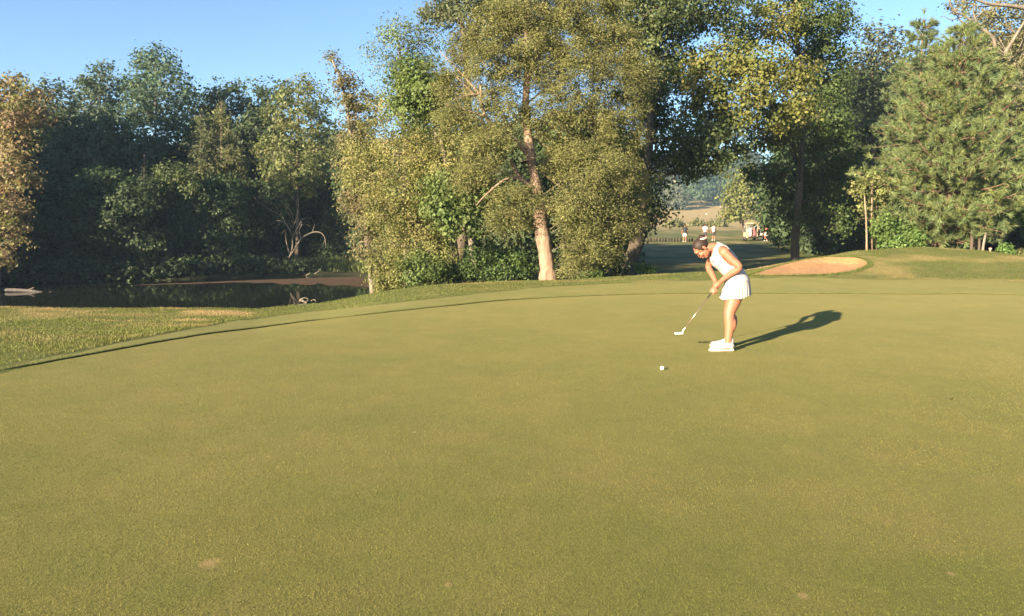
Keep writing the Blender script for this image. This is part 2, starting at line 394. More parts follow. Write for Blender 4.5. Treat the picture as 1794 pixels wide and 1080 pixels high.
# ------------------------------------------------------------------ grass blades
def blades(name, x, y, h, w, tint, lean=.5, seed=1, z=None, parent=None):
    r = np.random.default_rng(seed); N = len(x)
    z = H1(x, y)-.01 if z is None else z
    a = r.random(N)*2*math.pi; d = np.stack([np.cos(a), np.sin(a), 0*a], -1)
    la = r.random(N)*2*math.pi; ln = h*lean*r.random(N)
    base = np.stack([x, y, z], -1); tip = base+np.stack([np.cos(la)*ln, np.sin(la)*ln, h], -1)
    v = np.empty((N, 3, 3)); v[:, 0] = base-d*w[:, None]/2; v[:, 1] = base+d*w[:, None]/2; v[:, 2] = tip
    me = mesh_np(name, v.reshape(-1, 3), np.arange(3*N).reshape(N, 3), tint)
    return link(name, me, M_BLADE, parent)
rng = np.random.default_rng(11)
def rough_points(N, s):
    r = np.random.default_rng(s); u = -.80+1.62*r.random(N); Yc = np.interp(u, _cu, _cY)
    y = 7.0+(Yc+2.2-7.0)*r.random(N)**.75; x = u*np.maximum(y, 7)
    k = (fringe_d(x, y) > -.02+.05*r.random(N)) & (poly_sd(SAND, x, y) > .01); return x[k], y[k]
x, y = rough_points(420000, 5)
dr = np.clip(dryness(x, y)*1.1-.1+.25*rng.random(len(x)), 0, 1)[:, None]
g = np.array([.125, .145, .036])*(1-dr)+np.array([.33, .25, .115])*dr
g = g*(.72+.56*rng.random(len(x)))[:, None]; g[:, 0] *= 1+.3*(fbm(x*.4, y*.4)-.5)
u = x/np.maximum(y, 7); hh = (.014+.022*rng.random(len(x)))*(1+.5*smooth(.35, .6, fbm(x*.6, y*.6))*smooth(-.15, -.4, u))
tag(blades('rough_grass', x, y, hh, .010+.008*rng.random(len(x)), g, .9, 6), 'mown rough grass with dry straw patches around the green', 'grass', kind='stuff')
a = rng.random(5200); ii = (a*len(SAND)).astype(int); fr2 = a*len(SAND)-ii; q = SAND[ii]*(1-fr2)[:, None]+SAND[(ii+1) % len(SAND)]*fr2[:, None]; o_ = nrm(q-SAND.mean(0)); q = q+o_*(-.03+.16*rng.random(len(q))**1.5)[:, None]
tag(blades('bunker_grass', q[:, 0], q[:, 1], .03+.06*rng.random(len(q)), .012+.008*rng.random(len(q)), np.array([.10, .125, .03])*(.6+.8*rng.random(len(q)))[:, None], .9, 9), 'ragged grass hanging over the rim of the bunker', 'grass', kind='stuff')
# tufts on the green edge of the fringe
a = rng.random(16000)*2*math.pi-math.pi; r = rad(a, ga, gr_)+np.abs(rng.normal(0, .05, 16000)); x = GC[0]+r*np.cos(a); y = GC[1]+r*np.sin(a)
k = (y > 6) & (np.abs(x/np.maximum(y, 1)) < .8); x, y = x[k], y[k]
g = np.array([.11, .12, .034])*(.6+.8*rng.random(len(x)))[:, None]
tag(blades('fringe_grass', x, y, .010+.016*rng.random(len(x)), .006+.006*rng.random(len(x)), g, .8, 8, z=H0(x, y)-.012), 'short grass standing along the cut edge of the green', 'grass', kind='stuff')

N = 270000
yq = 2.55+9.5*rng.beta(1.0, 2.6, N); xq = (rng.random(N)*1.5-.75)*(yq+.3)
k = green_d(xq, yq) < -.03; xq, yq = xq[k], yq[k]; sz = (yq/4.0)
dq = smooth(.42, .62, fbm(xq*1.4, yq*1.4+7))[:, None]
g = (np.array([.140, .150, .035])*(1-dq)+np.array([.208, .178, .052])*dq)*(.40+1.15*rng.random(len(xq)))[:, None]
tag(blades('green_grass', xq, yq, .0045+.005*rng.random(len(xq)), .0035*np.maximum(.8, sz), g, 1.4, 18, z=H0(xq, yq)-.0255), 'closely mown short blades of the putting green in the foreground', 'grass', kind='stuff')

# ------------------------------------------------------------------ trees
def leaves_np(rng, cen, rc, per, L, Wd, cols, mid, flat=.75, jit=.22, droop=0.0, up=.25, out=.80):
    near_ = L < .145; per = int(per*(2.5 if near_ else 1.5)); L = L*(.98 if near_ else 1.25); Wd = Wd*(1.12 if near_ else 1.4); cols = np.asarray(cols, float)*np.array([1.22, 1.36, 1.5])
    cols = cols*1.14; M = len(cen); N = M*per; ci = np.repeat(np.arange(M), per)
    off = rng.normal(0, 1, (N, 3))*np.repeat(rc, per)[:, None]*np.array([.55, .55, .55*flat])
    pos = cen[ci]+off; 
    if droop: pos[:, 2] -= droop*np.linalg.norm(off[:, :2], axis=1)
    outw = nrm(pos-mid[ci]); nr = nrm(.75*rng.normal(0, .6, (N, 3))+out*outw+up*np.array([0, 0, 1.]))
    ax = nrm(np.cross(nr, rng.normal(0, 1, (N, 3))))
    if droop: ax = nrm(ax*.7+outw*np.array([.6, .6, .1])-np.array([0, 0, droop*.9])); nr = nrm(nr-ax*np.sum(nr*ax, 1, keepdims=True))
    bt = np.cross(nr, ax)
    Ls = L*(.6+.8*rng.random(N))[:, None]; Ws = Wd*(.6+.8*rng.random(N))[:, None]
    v = np.empty((N, 4, 3)); v[:, 0] = pos-ax*Ls*.5; v[:, 1] = pos+bt*Ws*.5-ax*Ls*.08+nr*Ls*.06; v[:, 2] = pos+ax*Ls*.5; v[:, 3] = pos-bt*Ws*.5-ax*Ls*.08+nr*Ls*.06
    cols = np.asarray(cols, float); wq = rng.dirichlet(np.full(len(cols), .7), M); cc = wq @ cols
    cc = cc*(1+.12*rng.normal(0, 1, (M, 1)))
    t = cc[ci]*(1+jit*rng.normal(0, 1, (N, 1))); t = np.clip(t, .008, .4)
    return v.reshape(-1, 3), np.arange(4*N).reshape(N, 4), t
def lobe_clusters(rng, lobes, rc, dens):
    C, M_, Rr = [], [], []
    for (c, r) in lobes:
        c = np.asarray(c); r = np.asarray(r); A = 4*math.pi*((r[0]*r[1])**1.6/3+(r[0]*r[2])**1.6/3+(r[1]*r[2])**1.6/3)**(1/1.6)
        n_ = max(4, int(2.3*dens*A/(rc*rc*4)))
        d = nrm(rng.normal(0, 1, (n_, 3))); rr = (.35+.65*rng.random((n_, 1))**.45)*(.85+.3*rng.random((n_, 1)))
        C.append(c+d*r*rr); M_.append(np.repeat(c[None]-np.array([[0, 0, .2]])*r[2], n_, 0)); Rr.append(rc*(.6+.8*rng.random(n_)))
    return np.concatenate(C), np.concatenate(M_), np.concatenate(Rr)
def make_tree(name, base, trunk_pts, r0, lobes, cols, L=.09, Wd=.055, rc=.40, dens=1.0, per=26, bark=None, seed=1, style='leaf', limb=.32, twigs=True, flat=.75, jit=.22, r1=.25, extra=None, sides=8, proto=False, tbark=None, shaded_inner=None):
    """everything in coordinates relative to the tree's foot; returns the tree Empty with trunk, branches and crown"""
    rng = np.random.default_rng(seed); root = empty(name, base)
    tp = catmull(trunk_pts, max(8, 5*len(trunk_pts))); nt = len(tp)
    rr = np.interp(np.linspace(0, 1, nt), [0, .06, .5, 1], [r0*1.25, r0, r0*(.5+.5*r1), r0*r1])*(1+.07*rng.normal(0, 1, nt))
    tk = MB(); tk.tube(tp, rr, sides if r0 > .1 else 6)
    joined = MB() if proto else None
    cen, mid, rcs = lobe_clusters(rng, lobes, rc, dens)
    for (c, r) in lobes:
        c = np.asarray(c); dist = np.linalg.norm((tp-c)*np.array([1, 1, .8]), axis=1)
        ok = np.where(tp[:, 2] < c[2]-.25*np.hypot(c[0]-tp[:, 0], c[1]-tp[:, 1]))[0]
        i_ = ok[np.argmin(dist[ok])] if len(ok) else int(np.argmin(dist)); a = tp[i_]; q = c
        if np.linalg.norm(q-a) < .3: continue
        m1 = a*.55+q*.45+np.array([0, 0, .08])*np.linalg.norm(q-a)+rng.normal(0, .05, 3)*np.linalg.norm(q-a)
        rl = min(rr[i_]*.6, max(.012, .6*limb*r0*(np.linalg.norm(r)/1.7)))
        mb = joined or MB()
        pl = catmull([a, m1, q], 6); mb.tube(pl, np.linspace(rl, rl*.35, 6), 5)
        if twigs:
            sel = np.where(np.linalg.norm((cen-c)/r, axis=1) < 1.25)[0]
            for j in rng.permutation(sel)[:min(len(sel), 16)]:
                s_ = pl[rng.integers(2, 6)]; e = cen[j]; mm = (s_+e)/2+rng.normal(0, .08, 3)*np.linalg.norm(e-s_)
                mb.tube([s_, mm, e], [rl*.33, rl*.22, rl*.1], 3, False)
        if joined is None: mb.build('branch', tbark or bark or B_DARK, root)
    tk.build('trunk', bark or B_DARK, root)
    if extra: extra(root)
    if joined is not None and joined.v: tag(joined.build('branches', bark or B_DARK, root), kind='stuff')
    if style == 'cedar':
        v, f, t = leaves_np(rng, cen, rcs, per, L, Wd, cols, mid, flat, jit, droop=.32, up=.2, out=.9)
    else:
        v, f, t = leaves_np(rng, cen, rcs, per, L, Wd, cols, mid, flat, jit)
        if shaded_inner:
            lc_ = np.array([c for c, r in lobes]); near = np.argmin(((cen[:, None]-lc_[None])**2).sum(-1), 1); fl = np.array(shaded_inner[1])[near]
            v, f, t = leaves_np(rng, cen[~fl], rcs[~fl], per, L, Wd, cols, mid[~fl], flat, jit); v2, f2, t2 = leaves_np(rng, cen[fl], rcs[fl], per, L, Wd, shaded_inner[0], mid[fl], flat, jit)
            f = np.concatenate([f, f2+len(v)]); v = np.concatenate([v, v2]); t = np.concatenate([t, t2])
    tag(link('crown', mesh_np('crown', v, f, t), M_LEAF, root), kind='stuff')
    return root
def foot(px, Yd, sink=.1):
    P = at(px, 500, Yd); return np.array([P[0], P[1], float(H1(P[0], P[1]))-sink])
def px_tree(name, label, px, Yd, trunk, lobes, group=None, cat='tree', shaded_inner=None, **kw):
    """trunk: photo pixels (x, y[, dY]) from the foot up; lobes: (x, y, rx, ry, dY[, ry-depth factor])"""
    b = foot(px, Yd)
    tp = [np.zeros(3)]+[at(t[0], t[1], Yd+(t[2] if len(t) > 2 else 0))-b for t in trunk]
    lb = []
    jr = np.random.default_rng(kw.get('seed', 1)+900); jd = kw.pop('dj', .35 if Yd < 40 else .8)
    for q in lobes:
        y_ = Yd+q[4]+jr.normal(0, jd); s = mpp(y_); lb.append((at(q[0], q[1], y_)-b, np.array([q[2]*s, q[2]*s*(q[5] if len(q) > 5 else .9), q[3]*s])))
    o = make_tree(name, b, tp, kw.pop('r0', .15), lb, shaded_inner=shaded_inner and (shaded_inner[0], [bool(q[4] > shaded_inner[1]) for q in lobes]), **kw)
    tag(o, label, cat, group); return o
def copy_tree(o, loc, rz, sc, label=None, group=None):
    r = o.copy(); COL.objects.link(r); r.location = loc; r.rotation_euler = (0, 0, rz); r.scale = (sc if np.ndim(sc) else (sc, sc, sc))
    for ch in o.children:
        c = ch.copy(); COL.objects.link(c); c.parent = r
    if label: r['label'] = label
    if group: r['group'] = group
    elif 'group' in r: del r['group']
    return r
def auto_lobes(rng, h, w, z0, n_, shape='round'):
    out = []
    for k in range(n_):
        t = (k+.5)/n_; z = z0+(h-z0)*t
        prof = {'round': math.sin(math.pi*min(1, .18+.80*t))**.7, 'cone': (1-t)**.8+.12, 'oval': math.sin(math.pi*(.12+.78*t))**.8}[shape]
        for j in range(3 if prof > .4 else 2):
            a = rng.random()*2*math.pi+2.1*j; d = w*.5*prof*(.35+.35*rng.random())
            s = w*.5*prof*(.42+.22*rng.random())+.25
            out.append((np.array([math.cos(a)*d, math.sin(a)*d, z+rng.normal(0, .3)]), np.array([s, s, s*.8])))
    return out
OLIVE = [(.105,.10,.032),(.085,.088,.028),(.13,.115,.045)]
GREEN = [(.055,.085,.022),(.075,.10,.026),(.045,.07,.02)]
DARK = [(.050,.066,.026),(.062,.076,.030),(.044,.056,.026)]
BLUEG = [(.060,.085,.045),(.075,.095,.05),(.050,.070,.036)]
YELG = [(.125,.118,.034),(.10,.105,.03),(.15,.125,.042)]
AUT = [(.17,.105,.05),(.14,.115,.045),(.19,.10,.055)]
PINK = [(.17,.09,.07),(.15,.105,.055)]

# ---- the big red cedar with the pale trunk
def cedar_extra(root):
    b = foot(962, 21.6)
    def L(pts, r, d=0.0, r2=None):
        q = [at(p[0], p[1], 21.6+d-(.2*i_ if d <= 0 else -.2*i_))-b for i_, p in enumerate(pts)]
        mb = MB(); mb.tube(catmull(q, 4*len(q)), np.linspace(r, (r2 or r*.3), 4*len(q)), 6); mb.build('dead_branch', B_CEDAR, root)
    L([(936,330),(905,312),(880,318),(848,345),(835,360)], .055, -.1)
    L([(912,314),(898,288),(893,280)], .07, -.15, .03); L([(900,300),(912,285),(925,280)], .02, -.2)
    L([(928,275),(900,245),(874,235),(862,222)], .075, 0, .04)
    L([(862,222),(845,190),(842,150)], .06, -.1, .03); L([(850,205),(815,192),(780,182)], .035, -.3)
    L([(846,180),(825,160),(800,135)], .035, -.3); L([(842,165),(815,168),(795,175)], .022, -.4)
    L([(846,172),(840,140),(828,120)], .022, -.2); L([(860,175),(862,150),(855,135)], .02, -.2)
    for (pts) in ([(945,300),(985,330),(1010,350)], [(930,240),(975,270),(1020,320)], [(950,360),(1000,390),(1030,420)], [(925,180),(960,150),(975,120)], [(925,120),(905,90),(900,60)], [(845,170),(800,120),(770,90)]):
        L(pts, .03, .2)
cl = [(905,60,60,55,.1),(985,60,55,60,.4),(860,110,45,45,-.2),(940,120,50,50,-.3),(1010,130,55,55,.1),(1070,80,50,45,.8),(1075,160,45,55,.8),(880,180,45,40,-.6),(960,200,45,45,-.5),
      (1030,215,55,45,.2),(1092,235,40,40,.7),(860,255,50,38,-.8),(990,275,40,40,-.6),(1050,300,55,45,.0),(1088,310,34,45,.5),(905,350,45,30,-.9),(890,385,40,28,-.7),(1010,355,42,42,-.7),(1055,380,50,42,-.1),
      (1020,425,42,38,-.6),(1108,335,26,36,.6),(1098,385,28,34,.4),(1112,165,34,38,.8),(1118,115,30,34,1),(1052,445,36,32,-.3),(1010,465,32,22,-.5),(1082,375,28,45,.5),(930,15,60,45,.5),(1030,10,65,50,.9),(870,40,45,40,.6),(820,80,40,35,.5),(795,150,38,35,.3),(800,215,45,35,.2),(830,300,40,30,.2)]
px_tree('cedar_tree', 'big olive red cedar with a pale knobbly leaning trunk at the edge of the green', 962, 21.6,
        [(958,460),(952,420),(946,385),(948,360),(941,330),(931,280),(925,235),(921,180),(924,130),(921,90),(924,40),(926,-40)], cl, r0=.235,
        cols=[(.140,.128,.042),(.118,.114,.036),(.165,.142,.050),(.10,.092,.034)], L=.085, Wd=.023, rc=.25, dens=.92, per=46, bark=B_CEDAR, seed=4, style='cedar', extra=cedar_extra, limb=.10, r1=.2, sides=12, jit=.25, tbark=B_GREY)

# ---- the yellowing trees left of the cedar, at the corner of the pond
px_tree('hackberry_tree', 'broad yellow green tree hanging over the right end of the pond', 800, 25.5, [(795,430),(790,400),(775,330),(765,260),(760,180)],
        [(700,180,50,40,.4),(760,210,55,45,-.4),(665,245,45,35,.2),(720,270,55,40,-.8),(650,310,50,35,-.3),(700,340,55,40,-1),(780,290,55,42,-.9),(670,375,48,32,-.6),(735,390,50,34,-1.2),(690,425,45,30,-.8),(760,440,45,30,-.9),(820,350,50,38,-.3),(640,270,35,30,.2),(820,230,45,40,.5),(740,140,40,36,.6)],
        r0=.16, cols=[(.165,.142,.044),(.135,.132,.040),(.19,.146,.055),(.118,.124,.036)], L=.09, Wd=.042, rc=.30, dens=.78, dj=.8, per=26, bark=B_GREY, seed=12)
px_tree('sweetgum_tree', 'bright green leafy tree between the yellowing tree and the cedar', 835, 24.4, [(828,440),(815,380),(790,320),(770,230),(760,160)],
        [(745,150,42,40,.2),(715,130,30,30,.3),(775,180,40,38,-.1),(720,190,38,34,.2),(790,330,44,28,-1.5),(830,350,36,26,-1.5),(770,365,38,28,-1.6),(810,395,34,24,-1.6),(850,330,25,24,-1.4)],
        r0=.12, cols=[(.085,.108,.030),(.105,.118,.034),(.068,.09,.026)], L=.12, Wd=.085, rc=.32, dens=.85, per=20, bark=B_GREY, seed=13)
px_tree('elm_tree', 'slender yellow and pink leaved tree rising over the pond corner', 655, 33, [(640,400),(625,300),(612,220),(600,150),(582,105)],
        [(612,165,26,34,0),(598,135,16,18,0),(578,104,13,9,0),(640,195,32,30,.3),(622,235,32,30,0),(610,290,26,34,.3),(645,290,34,34,-.2),(625,345,28,30,0),(640,385,34,30,-.6),(650,430,34,32,-.8),(640,340,34,30,-.6),(620,260,28,26,-.6)],
        r0=.13, cols=[(.13,.102,.045),(.11,.105,.036),(.15,.09,.055),(.09,.10,.035)], L=.13, Wd=.07, rc=.34, dens=.8, per=20, bark=B_GREY, seed=14)
px_tree('willow_oak_tree', 'airy pale green treetop against the sky left of the cedar', 715, 36, [(712,400),(708,250),(704,150),(700,90)],
        [(700,75,40,34,0),(668,95,28,26,0),(735,85,34,34,.3),(690,125,36,28,0),(740,130,30,26,0),(715,50,30,20,0),(765,60,24,30,0)],
        r0=.18, cols=[(.10,.12,.05),(.085,.11,.045),(.12,.125,.055)], L=.13, Wd=.06, rc=.45, dens=.62, per=16, bark=B_GREY, seed=15)
px_tree('oak_tree', 'tall dark oak whose top spreads above and behind the cedar', 800, 34, [(815,380),(820,200),(815,80),(800,0),(790,-80)],
        [(770,25,38,26,0),(815,20,45,30,0),(745,15,24,16,0),(860,0,50,40,.5),(900,30,50,35,.5),(800,-40,60,40,0),(830,70,26,24,0),(880,-50,70,45,0)],
        r0=.24, cols=[(.08,.085,.034),(.065,.072,.03),(.095,.09,.04)], L=.14, Wd=.08, rc=.42, dens=.8, per=18, bark=B_DARK, seed=16)
# shrubs round their feet
def shrub(name, label, px, Yd, lobes, cols, seed, group=None, **kw):
    b = foot(px, Yd, .02); tk = [(px+3, lobes[0][1]+6)]
    k = dict(r0=.035, L=.10, Wd=.05, rc=.26, dens=.9, per=22, bark=B_GREY, seed=seed); k.update(kw)
    return px_tree(name, label, px, Yd, tk, lobes, group, 'shrub', cols=cols, **k)
shrub('shrub', 'yellow green shrub overhanging the right end of the pond water', 680, 23.5, [(672,470,28,28,0),(690,490,30,20,-.4),(668,500,20,14,-.3),(715,475,30,26,0)], YELG, 31)
shrub('shrub', 'soft green shrub second from the pond beneath the yellowing tree', 735, 22.8, [(728,478,34,22,0),(760,480,30,20,.3),(740,455,30,20,.6)], [(.10,.12,.035),(.085,.105,.03)], 32)
shrub('shrub', 'dark green bush in shade just left of the pale cedar trunk', 880, 23.9, [(860,455,40,30,.5),(900,462,36,28,.3),(830,470,30,24,.3),(790,472,30,24,.5),(918,480,20,14,0),(870,482,30,12,-.2)], GREEN, 33)
shrub('shrub', 'dark bush between the cedar and the dark leaning oak trunk', 1065, 24.5, [(1055,460,30,24,.6),(1080,462,18,20,.8),(1030,474,26,14,.2)], GREEN, 34)
shrub('shrub', 'small bright green bush at the foot of the dark oak trunk', 1127, 23.0, [(1127,470,14,7,0),(1140,473,9,5,0)], [(.085,.12,.03)], 35, rc=.12, per=12, L=.08)

# ---- tall oaks right of the cedar
px_tree('oak_tree', 'huge dark oak with a leaning black trunk behind the cedar', 1098, 27, [(1108,450),(1120,410),(1128,360),(1135,290,.4),(1140,200,.8),(1150,100,1.2),(1155,20,1.4)],
        [(1110,40,55,45,1),(1180,30,60,45,1),(1160,110,55,50,1.2),(1130,180,45,50,1.4),(1165,190,38,45,1.2),(1150,250,50,42,1.3),(1215,240,48,30,-.5),(1250,250,44,28,-1),(1205,272,42,20,-1),(1260,215,36,30,0),(1050,60,50,45,2),(1240,20,50,40,1),(1100,-30,70,40,1),(1200,-50,80,45,1),(1140,340,26,30,1),(1150,60,44,40,.3),(1150,140,40,40,.3),(1125,120,36,40,1),(1150,10,50,40,0),(1140,350,22,26,.4),(1150,385,16,20,.2),(1085,330,30,36,1.4),(1075,430,30,34,1.6),(1100,280,40,40,1.2),(1170,300,26,30,.2),(1212,296,32,20,-1),(1252,282,34,22,-1),(1285,268,30,20,-.5)],
        r0=.30, cols=[(.064,.076,.028),(.052,.064,.024),(.088,.098,.034)], L=.13, Wd=.085, rc=.42, dens=.85, per=22, bark=B_DARK, seed=21)
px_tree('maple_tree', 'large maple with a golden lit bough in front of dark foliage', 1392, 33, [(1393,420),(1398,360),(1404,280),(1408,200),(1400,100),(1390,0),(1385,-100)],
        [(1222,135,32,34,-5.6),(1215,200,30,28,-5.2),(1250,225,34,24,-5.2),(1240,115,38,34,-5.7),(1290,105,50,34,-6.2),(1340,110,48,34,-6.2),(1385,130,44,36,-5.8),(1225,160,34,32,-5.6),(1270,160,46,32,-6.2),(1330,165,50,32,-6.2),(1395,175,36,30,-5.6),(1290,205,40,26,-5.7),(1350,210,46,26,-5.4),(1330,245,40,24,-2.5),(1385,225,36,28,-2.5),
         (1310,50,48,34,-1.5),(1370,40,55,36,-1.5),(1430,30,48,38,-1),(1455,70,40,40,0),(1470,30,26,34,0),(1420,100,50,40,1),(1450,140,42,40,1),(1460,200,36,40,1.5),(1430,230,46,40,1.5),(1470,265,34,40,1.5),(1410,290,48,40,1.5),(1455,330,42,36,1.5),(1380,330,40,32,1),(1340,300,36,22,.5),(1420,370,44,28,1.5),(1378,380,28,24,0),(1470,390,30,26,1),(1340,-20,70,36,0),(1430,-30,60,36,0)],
        r0=.21, shaded_inner=([(.045,.062,.018),(.055,.075,.022),(.07,.085,.024)], -1.2), cols=[(.120,.110,.026),(.090,.098,.024),(.145,.115,.03),(.07,.085,.022)], L=.135, Wd=.085, rc=.40, dens=.78, per=19, bark=B_DARK, seed=22)  # shade on the deeper lobes is put into their darker leaf colours
# ---- loblolly pine on the right
def make_pine(name, base, h, w, seed, cols, z0=.5, r0=.12, nw=17, needle=.24, dens=1.0, lean=(0, 0)):
    rng = np.random.default_rng(seed); root = empty(name, base)
    tp = np.array([[lean[0]*t+.06*math.sin(5*t), lean[1]*t, h*t] for t in np.linspace(0, .97, 14)])
    MB().tube(tp, np.linspace(r0*1.15, .025, 14), 8).build('trunk', B_PINE, root)
    mb = MB(); C, D = [], []
    for k in range(nw):
        t = (k+.3*rng.random())/nw; z = z0+(h-z0)*t*.97
        prof = min(1, .45+2.2*t)*(1-t**1.35)**.95*(1-.25*max(0, .12-t)/.12)
        nb = int(round(11.5*dens))
        for j in range(nb):
            a = 2*math.pi*(j+rng.random()*.7)/nb+k*1.3; ln = max(.35, w*.5*prof*(.7+.45*rng.random())); rise = (-.12+.55*t+.15*rng.normal())*ln
            o = np.array([np.interp(z, tp[:, 2], tp[:, 0]), np.interp(z, tp[:, 2], tp[:, 1]), z]); d = np.array([math.cos(a), math.sin(a), 0])
            pl = catmull([o, o+d*ln*.5+np.array([0, 0, rise*.3]), o+d*ln+np.array([0, 0, rise+.12*ln])], 7); mb.tube(pl, np.linspace(.008+.009*ln, .005, 7), 4, False)
            for q in np.linspace(.3 if ln > 1 else .5, 1, max(2, int(ln*4.0))):
                p0 = pl[min(6, int(q*6))]; nsub = 2 if q < .99 else 1
                for _ in range(nsub):
                    sd_ = nrm(d*.6+rng.normal(0, .6, 3)+np.array([0, 0, .45])); e = p0+sd_*(.15+.25*rng.random())*(1 if q < .99 else .3)
                    mb.tube([p0, e], [.005, .004], 3, False); C.append(e); D.append(sd_)
    C.append(np.array([tp[-1][0], tp[-1][1], h])); D.append(np.array([0, 0, 1.]))
    mb.build('branches', B_PINE, root)
    C = np.array(C); D = np.array(D); per = 46; N = len(C)*per; ci = np.repeat(np.arange(len(C)), per)
    d = nrm(D[ci]*.9+rng.normal(0, .48, (N, 3))); st = C[ci]+D[ci]*(rng.random((N, 1))-.6)*.16
    ln = needle*(.7+.5*rng.random((N, 1))); sdv = nrm(np.cross(d, rng.normal(0, 1, (N, 3))))*(.012)
    v = np.empty((N, 3, 3)); v[:, 0] = st-sdv; v[:, 1] = st+sdv; v[:, 2] = st+d*ln
    cols = np.asarray(cols)*np.array([1.4, 1.5, 1.35]); cc = rng.dirichlet(np.full(len(cols), .7), len(C)) @ cols; tt = np.clip(cc[ci]*(1+.2*rng.normal(0, 1, (N, 1))), .01, .4)
    tag(link('crown', mesh_np('crown', v.reshape(-1, 3), np.arange(3*N).reshape(N, 3), tt), M_NEEDLE, root), kind='stuff')
    return root
b = foot(1643, 28); top = at(1662, 28, 28)
tag(make_pine('pine_tree', b, top[2]-b[2], 7.8, 51, [(.088,.110,.044),(.074,.100,.046),(.108,.116,.042)], z0=.9, lean=(.35, 0)), 'full young pine with long needles behind the mound', 'tree')
b = foot(1700, 29.5); tag(make_pine('pine_tree', b, 5.2, 4.0, 52, [(.095,.112,.04),(.08,.10,.04)], z0=1.7, r0=.07, nw=9), 'shorter slim stemmed pine right of the full pine', 'tree')
b = foot(1590, 33); top = at(1575, 22, 33); tag(make_pine('pine_tree', b, top[2]-b[2], 4.6, 53, [(.065,.085,.038),(.08,.095,.042)], z0=4, nw=13), 'taller narrow pine with a bare leader left behind the full pine', 'tree')
px_tree('leafy_tree', 'dull green round topped tree between the maple and the pines', 1535, 42, [(1535,380),(1530,250),(1528,120)],
        [(1530,75,38,34,0),(1500,110,24,28,0),(1560,90,34,36,0),(1525,135,36,34,0),(1500,170,26,34,0),(1550,170,36,36,0),(1520,220,34,36,0)], r0=.2, cols=[(.085,.085,.042),(.07,.075,.036)], L=.16, Wd=.09, rc=.5, dens=.8, per=16, seed=61)
def bare_extra(root):
    b = foot(1800, 31)
    def L(pts, r):
        q = [at(p[0], p[1], 30.2-.15*i_)-b for i_, p in enumerate(pts)]; mb = MB(); mb.tube(catmull(q, 4*len(q)), np.linspace(r, r*.3, 4*len(q)), 5); mb.build('bare_branch', B_GREY, root)
    L([(1745,88),(1738,65),(1712,45),(1690,28),(1672,20),(1662,0)], .08); L([(1738,85),(1722,88),(1712,82)], .05); L([(1715,45),(1690,42),(1678,30),(1672,15)], .05)
    L([(1800,15),(1770,10),(1740,8),(1715,2),(1700,-8)], .09); L([(1740,8),(1725,12),(1700,8)], .04); L([(1712,42),(1705,20),(1708,5)], .04); L([(1705,35),(1720,22),(1726,18)], .03)
    L([(1760,95),(1775,70),(1794,40),(1810,20)], .08); L([(1690,28),(1668,35),(1652,28)], .03); L([(1780,60),(1765,45),(1760,30)], .04)
px_tree('oak_tree', 'half bare oak with pale crooked boughs above the pine', 1800, 31, [(1805,300),(1806,200),(1795,140),(1775,108)],
        [(1720,55,34,28,1),(1765,55,38,32,1),(1790,20,36,30,1),(1740,15,34,22,1.5),(1680,12,22,14,1),(1790,110,30,26,0),(1775,150,32,28,-.6),(1800,190,34,34,-.5),(1740,85,26,20,1.5),(1810,70,36,36,1),(1770,200,26,20,0)],
        r0=.15, cols=[(.115,.10,.045),(.095,.09,.04),(.13,.11,.042)], L=.12, Wd=.075, rc=.40, dens=.85, per=15, bark=B_GREY, seed=62, extra=bare_extra)
px_tree('leafy_tree', 'bright green tree at the right edge behind the mound', 1800, 30, [(1800,380),(1798,340)], [(1785,350,26,22,0),(1800,310,26,26,.3),(1790,378,20,14,0),(1815,340,28,40,.4),(1772,335,14,14,0)], r0=.07, cols=[(.09,.125,.028),(.075,.11,.026)], L=.12, Wd=.08, rc=.28, dens=.9, per=18, seed=63)
# saplings with lit pale stems and the bushes beside them
for i_, (px_, y1, lx, lab) in enumerate(((1517,335,-10,'leftmost pale thin sapling left of the pine'),(1526,320,6,'second pale thin sapling left of the pine, the tallest'),(1534,345,4,'third pale thin sapling left of the pine, beside the bush'))):
    px_tree('sapling', lab, px_, 27+.4*i_, [(px_+1,400),(px_+lx*.3,y1)], [(px_+lx*1.4,y1-6,18,12,0),(px_-9,y1+26,9,7,.4),(px_+10,y1+42,7,6,.4)], r0=.045, cols=[(.115,.125,.035),(.14,.125,.045)], L=.11, Wd=.07, rc=.22, dens=.7, per=12, bark=B_CEDAR, seed=70+i_, group='pale saplings left of the pine', r1=.5)
shrub('shrub', 'leafy green bush on the mound between the saplings and the pine', 1570, 26.3, [(1555,412,22,18,0),(1585,408,22,18,0),(1570,425,26,10,-.2),(1600,420,14,14,0),(1548,392,16,14,.3)], [(.075,.115,.026),(.09,.12,.03)], 75, L=.11, Wd=.08)
shrub('shrub', 'small lone leafy plant on the right flank of the mound', 1762, 25.2, [(1762,438,11,8,0),(1770,445,9,5,0),(1753,446,7,5,0)], [(.085,.13,.03)], 76, rc=.12, per=12, L=.08, Wd=.06)
shrub('shrub', 'low weedy plants at the right edge of the mound', 1790, 25.0, [(1785,447,12,6,0),(1798,444,10,8,0)], OLIVE, 77, rc=.12, per=12, L=.08)
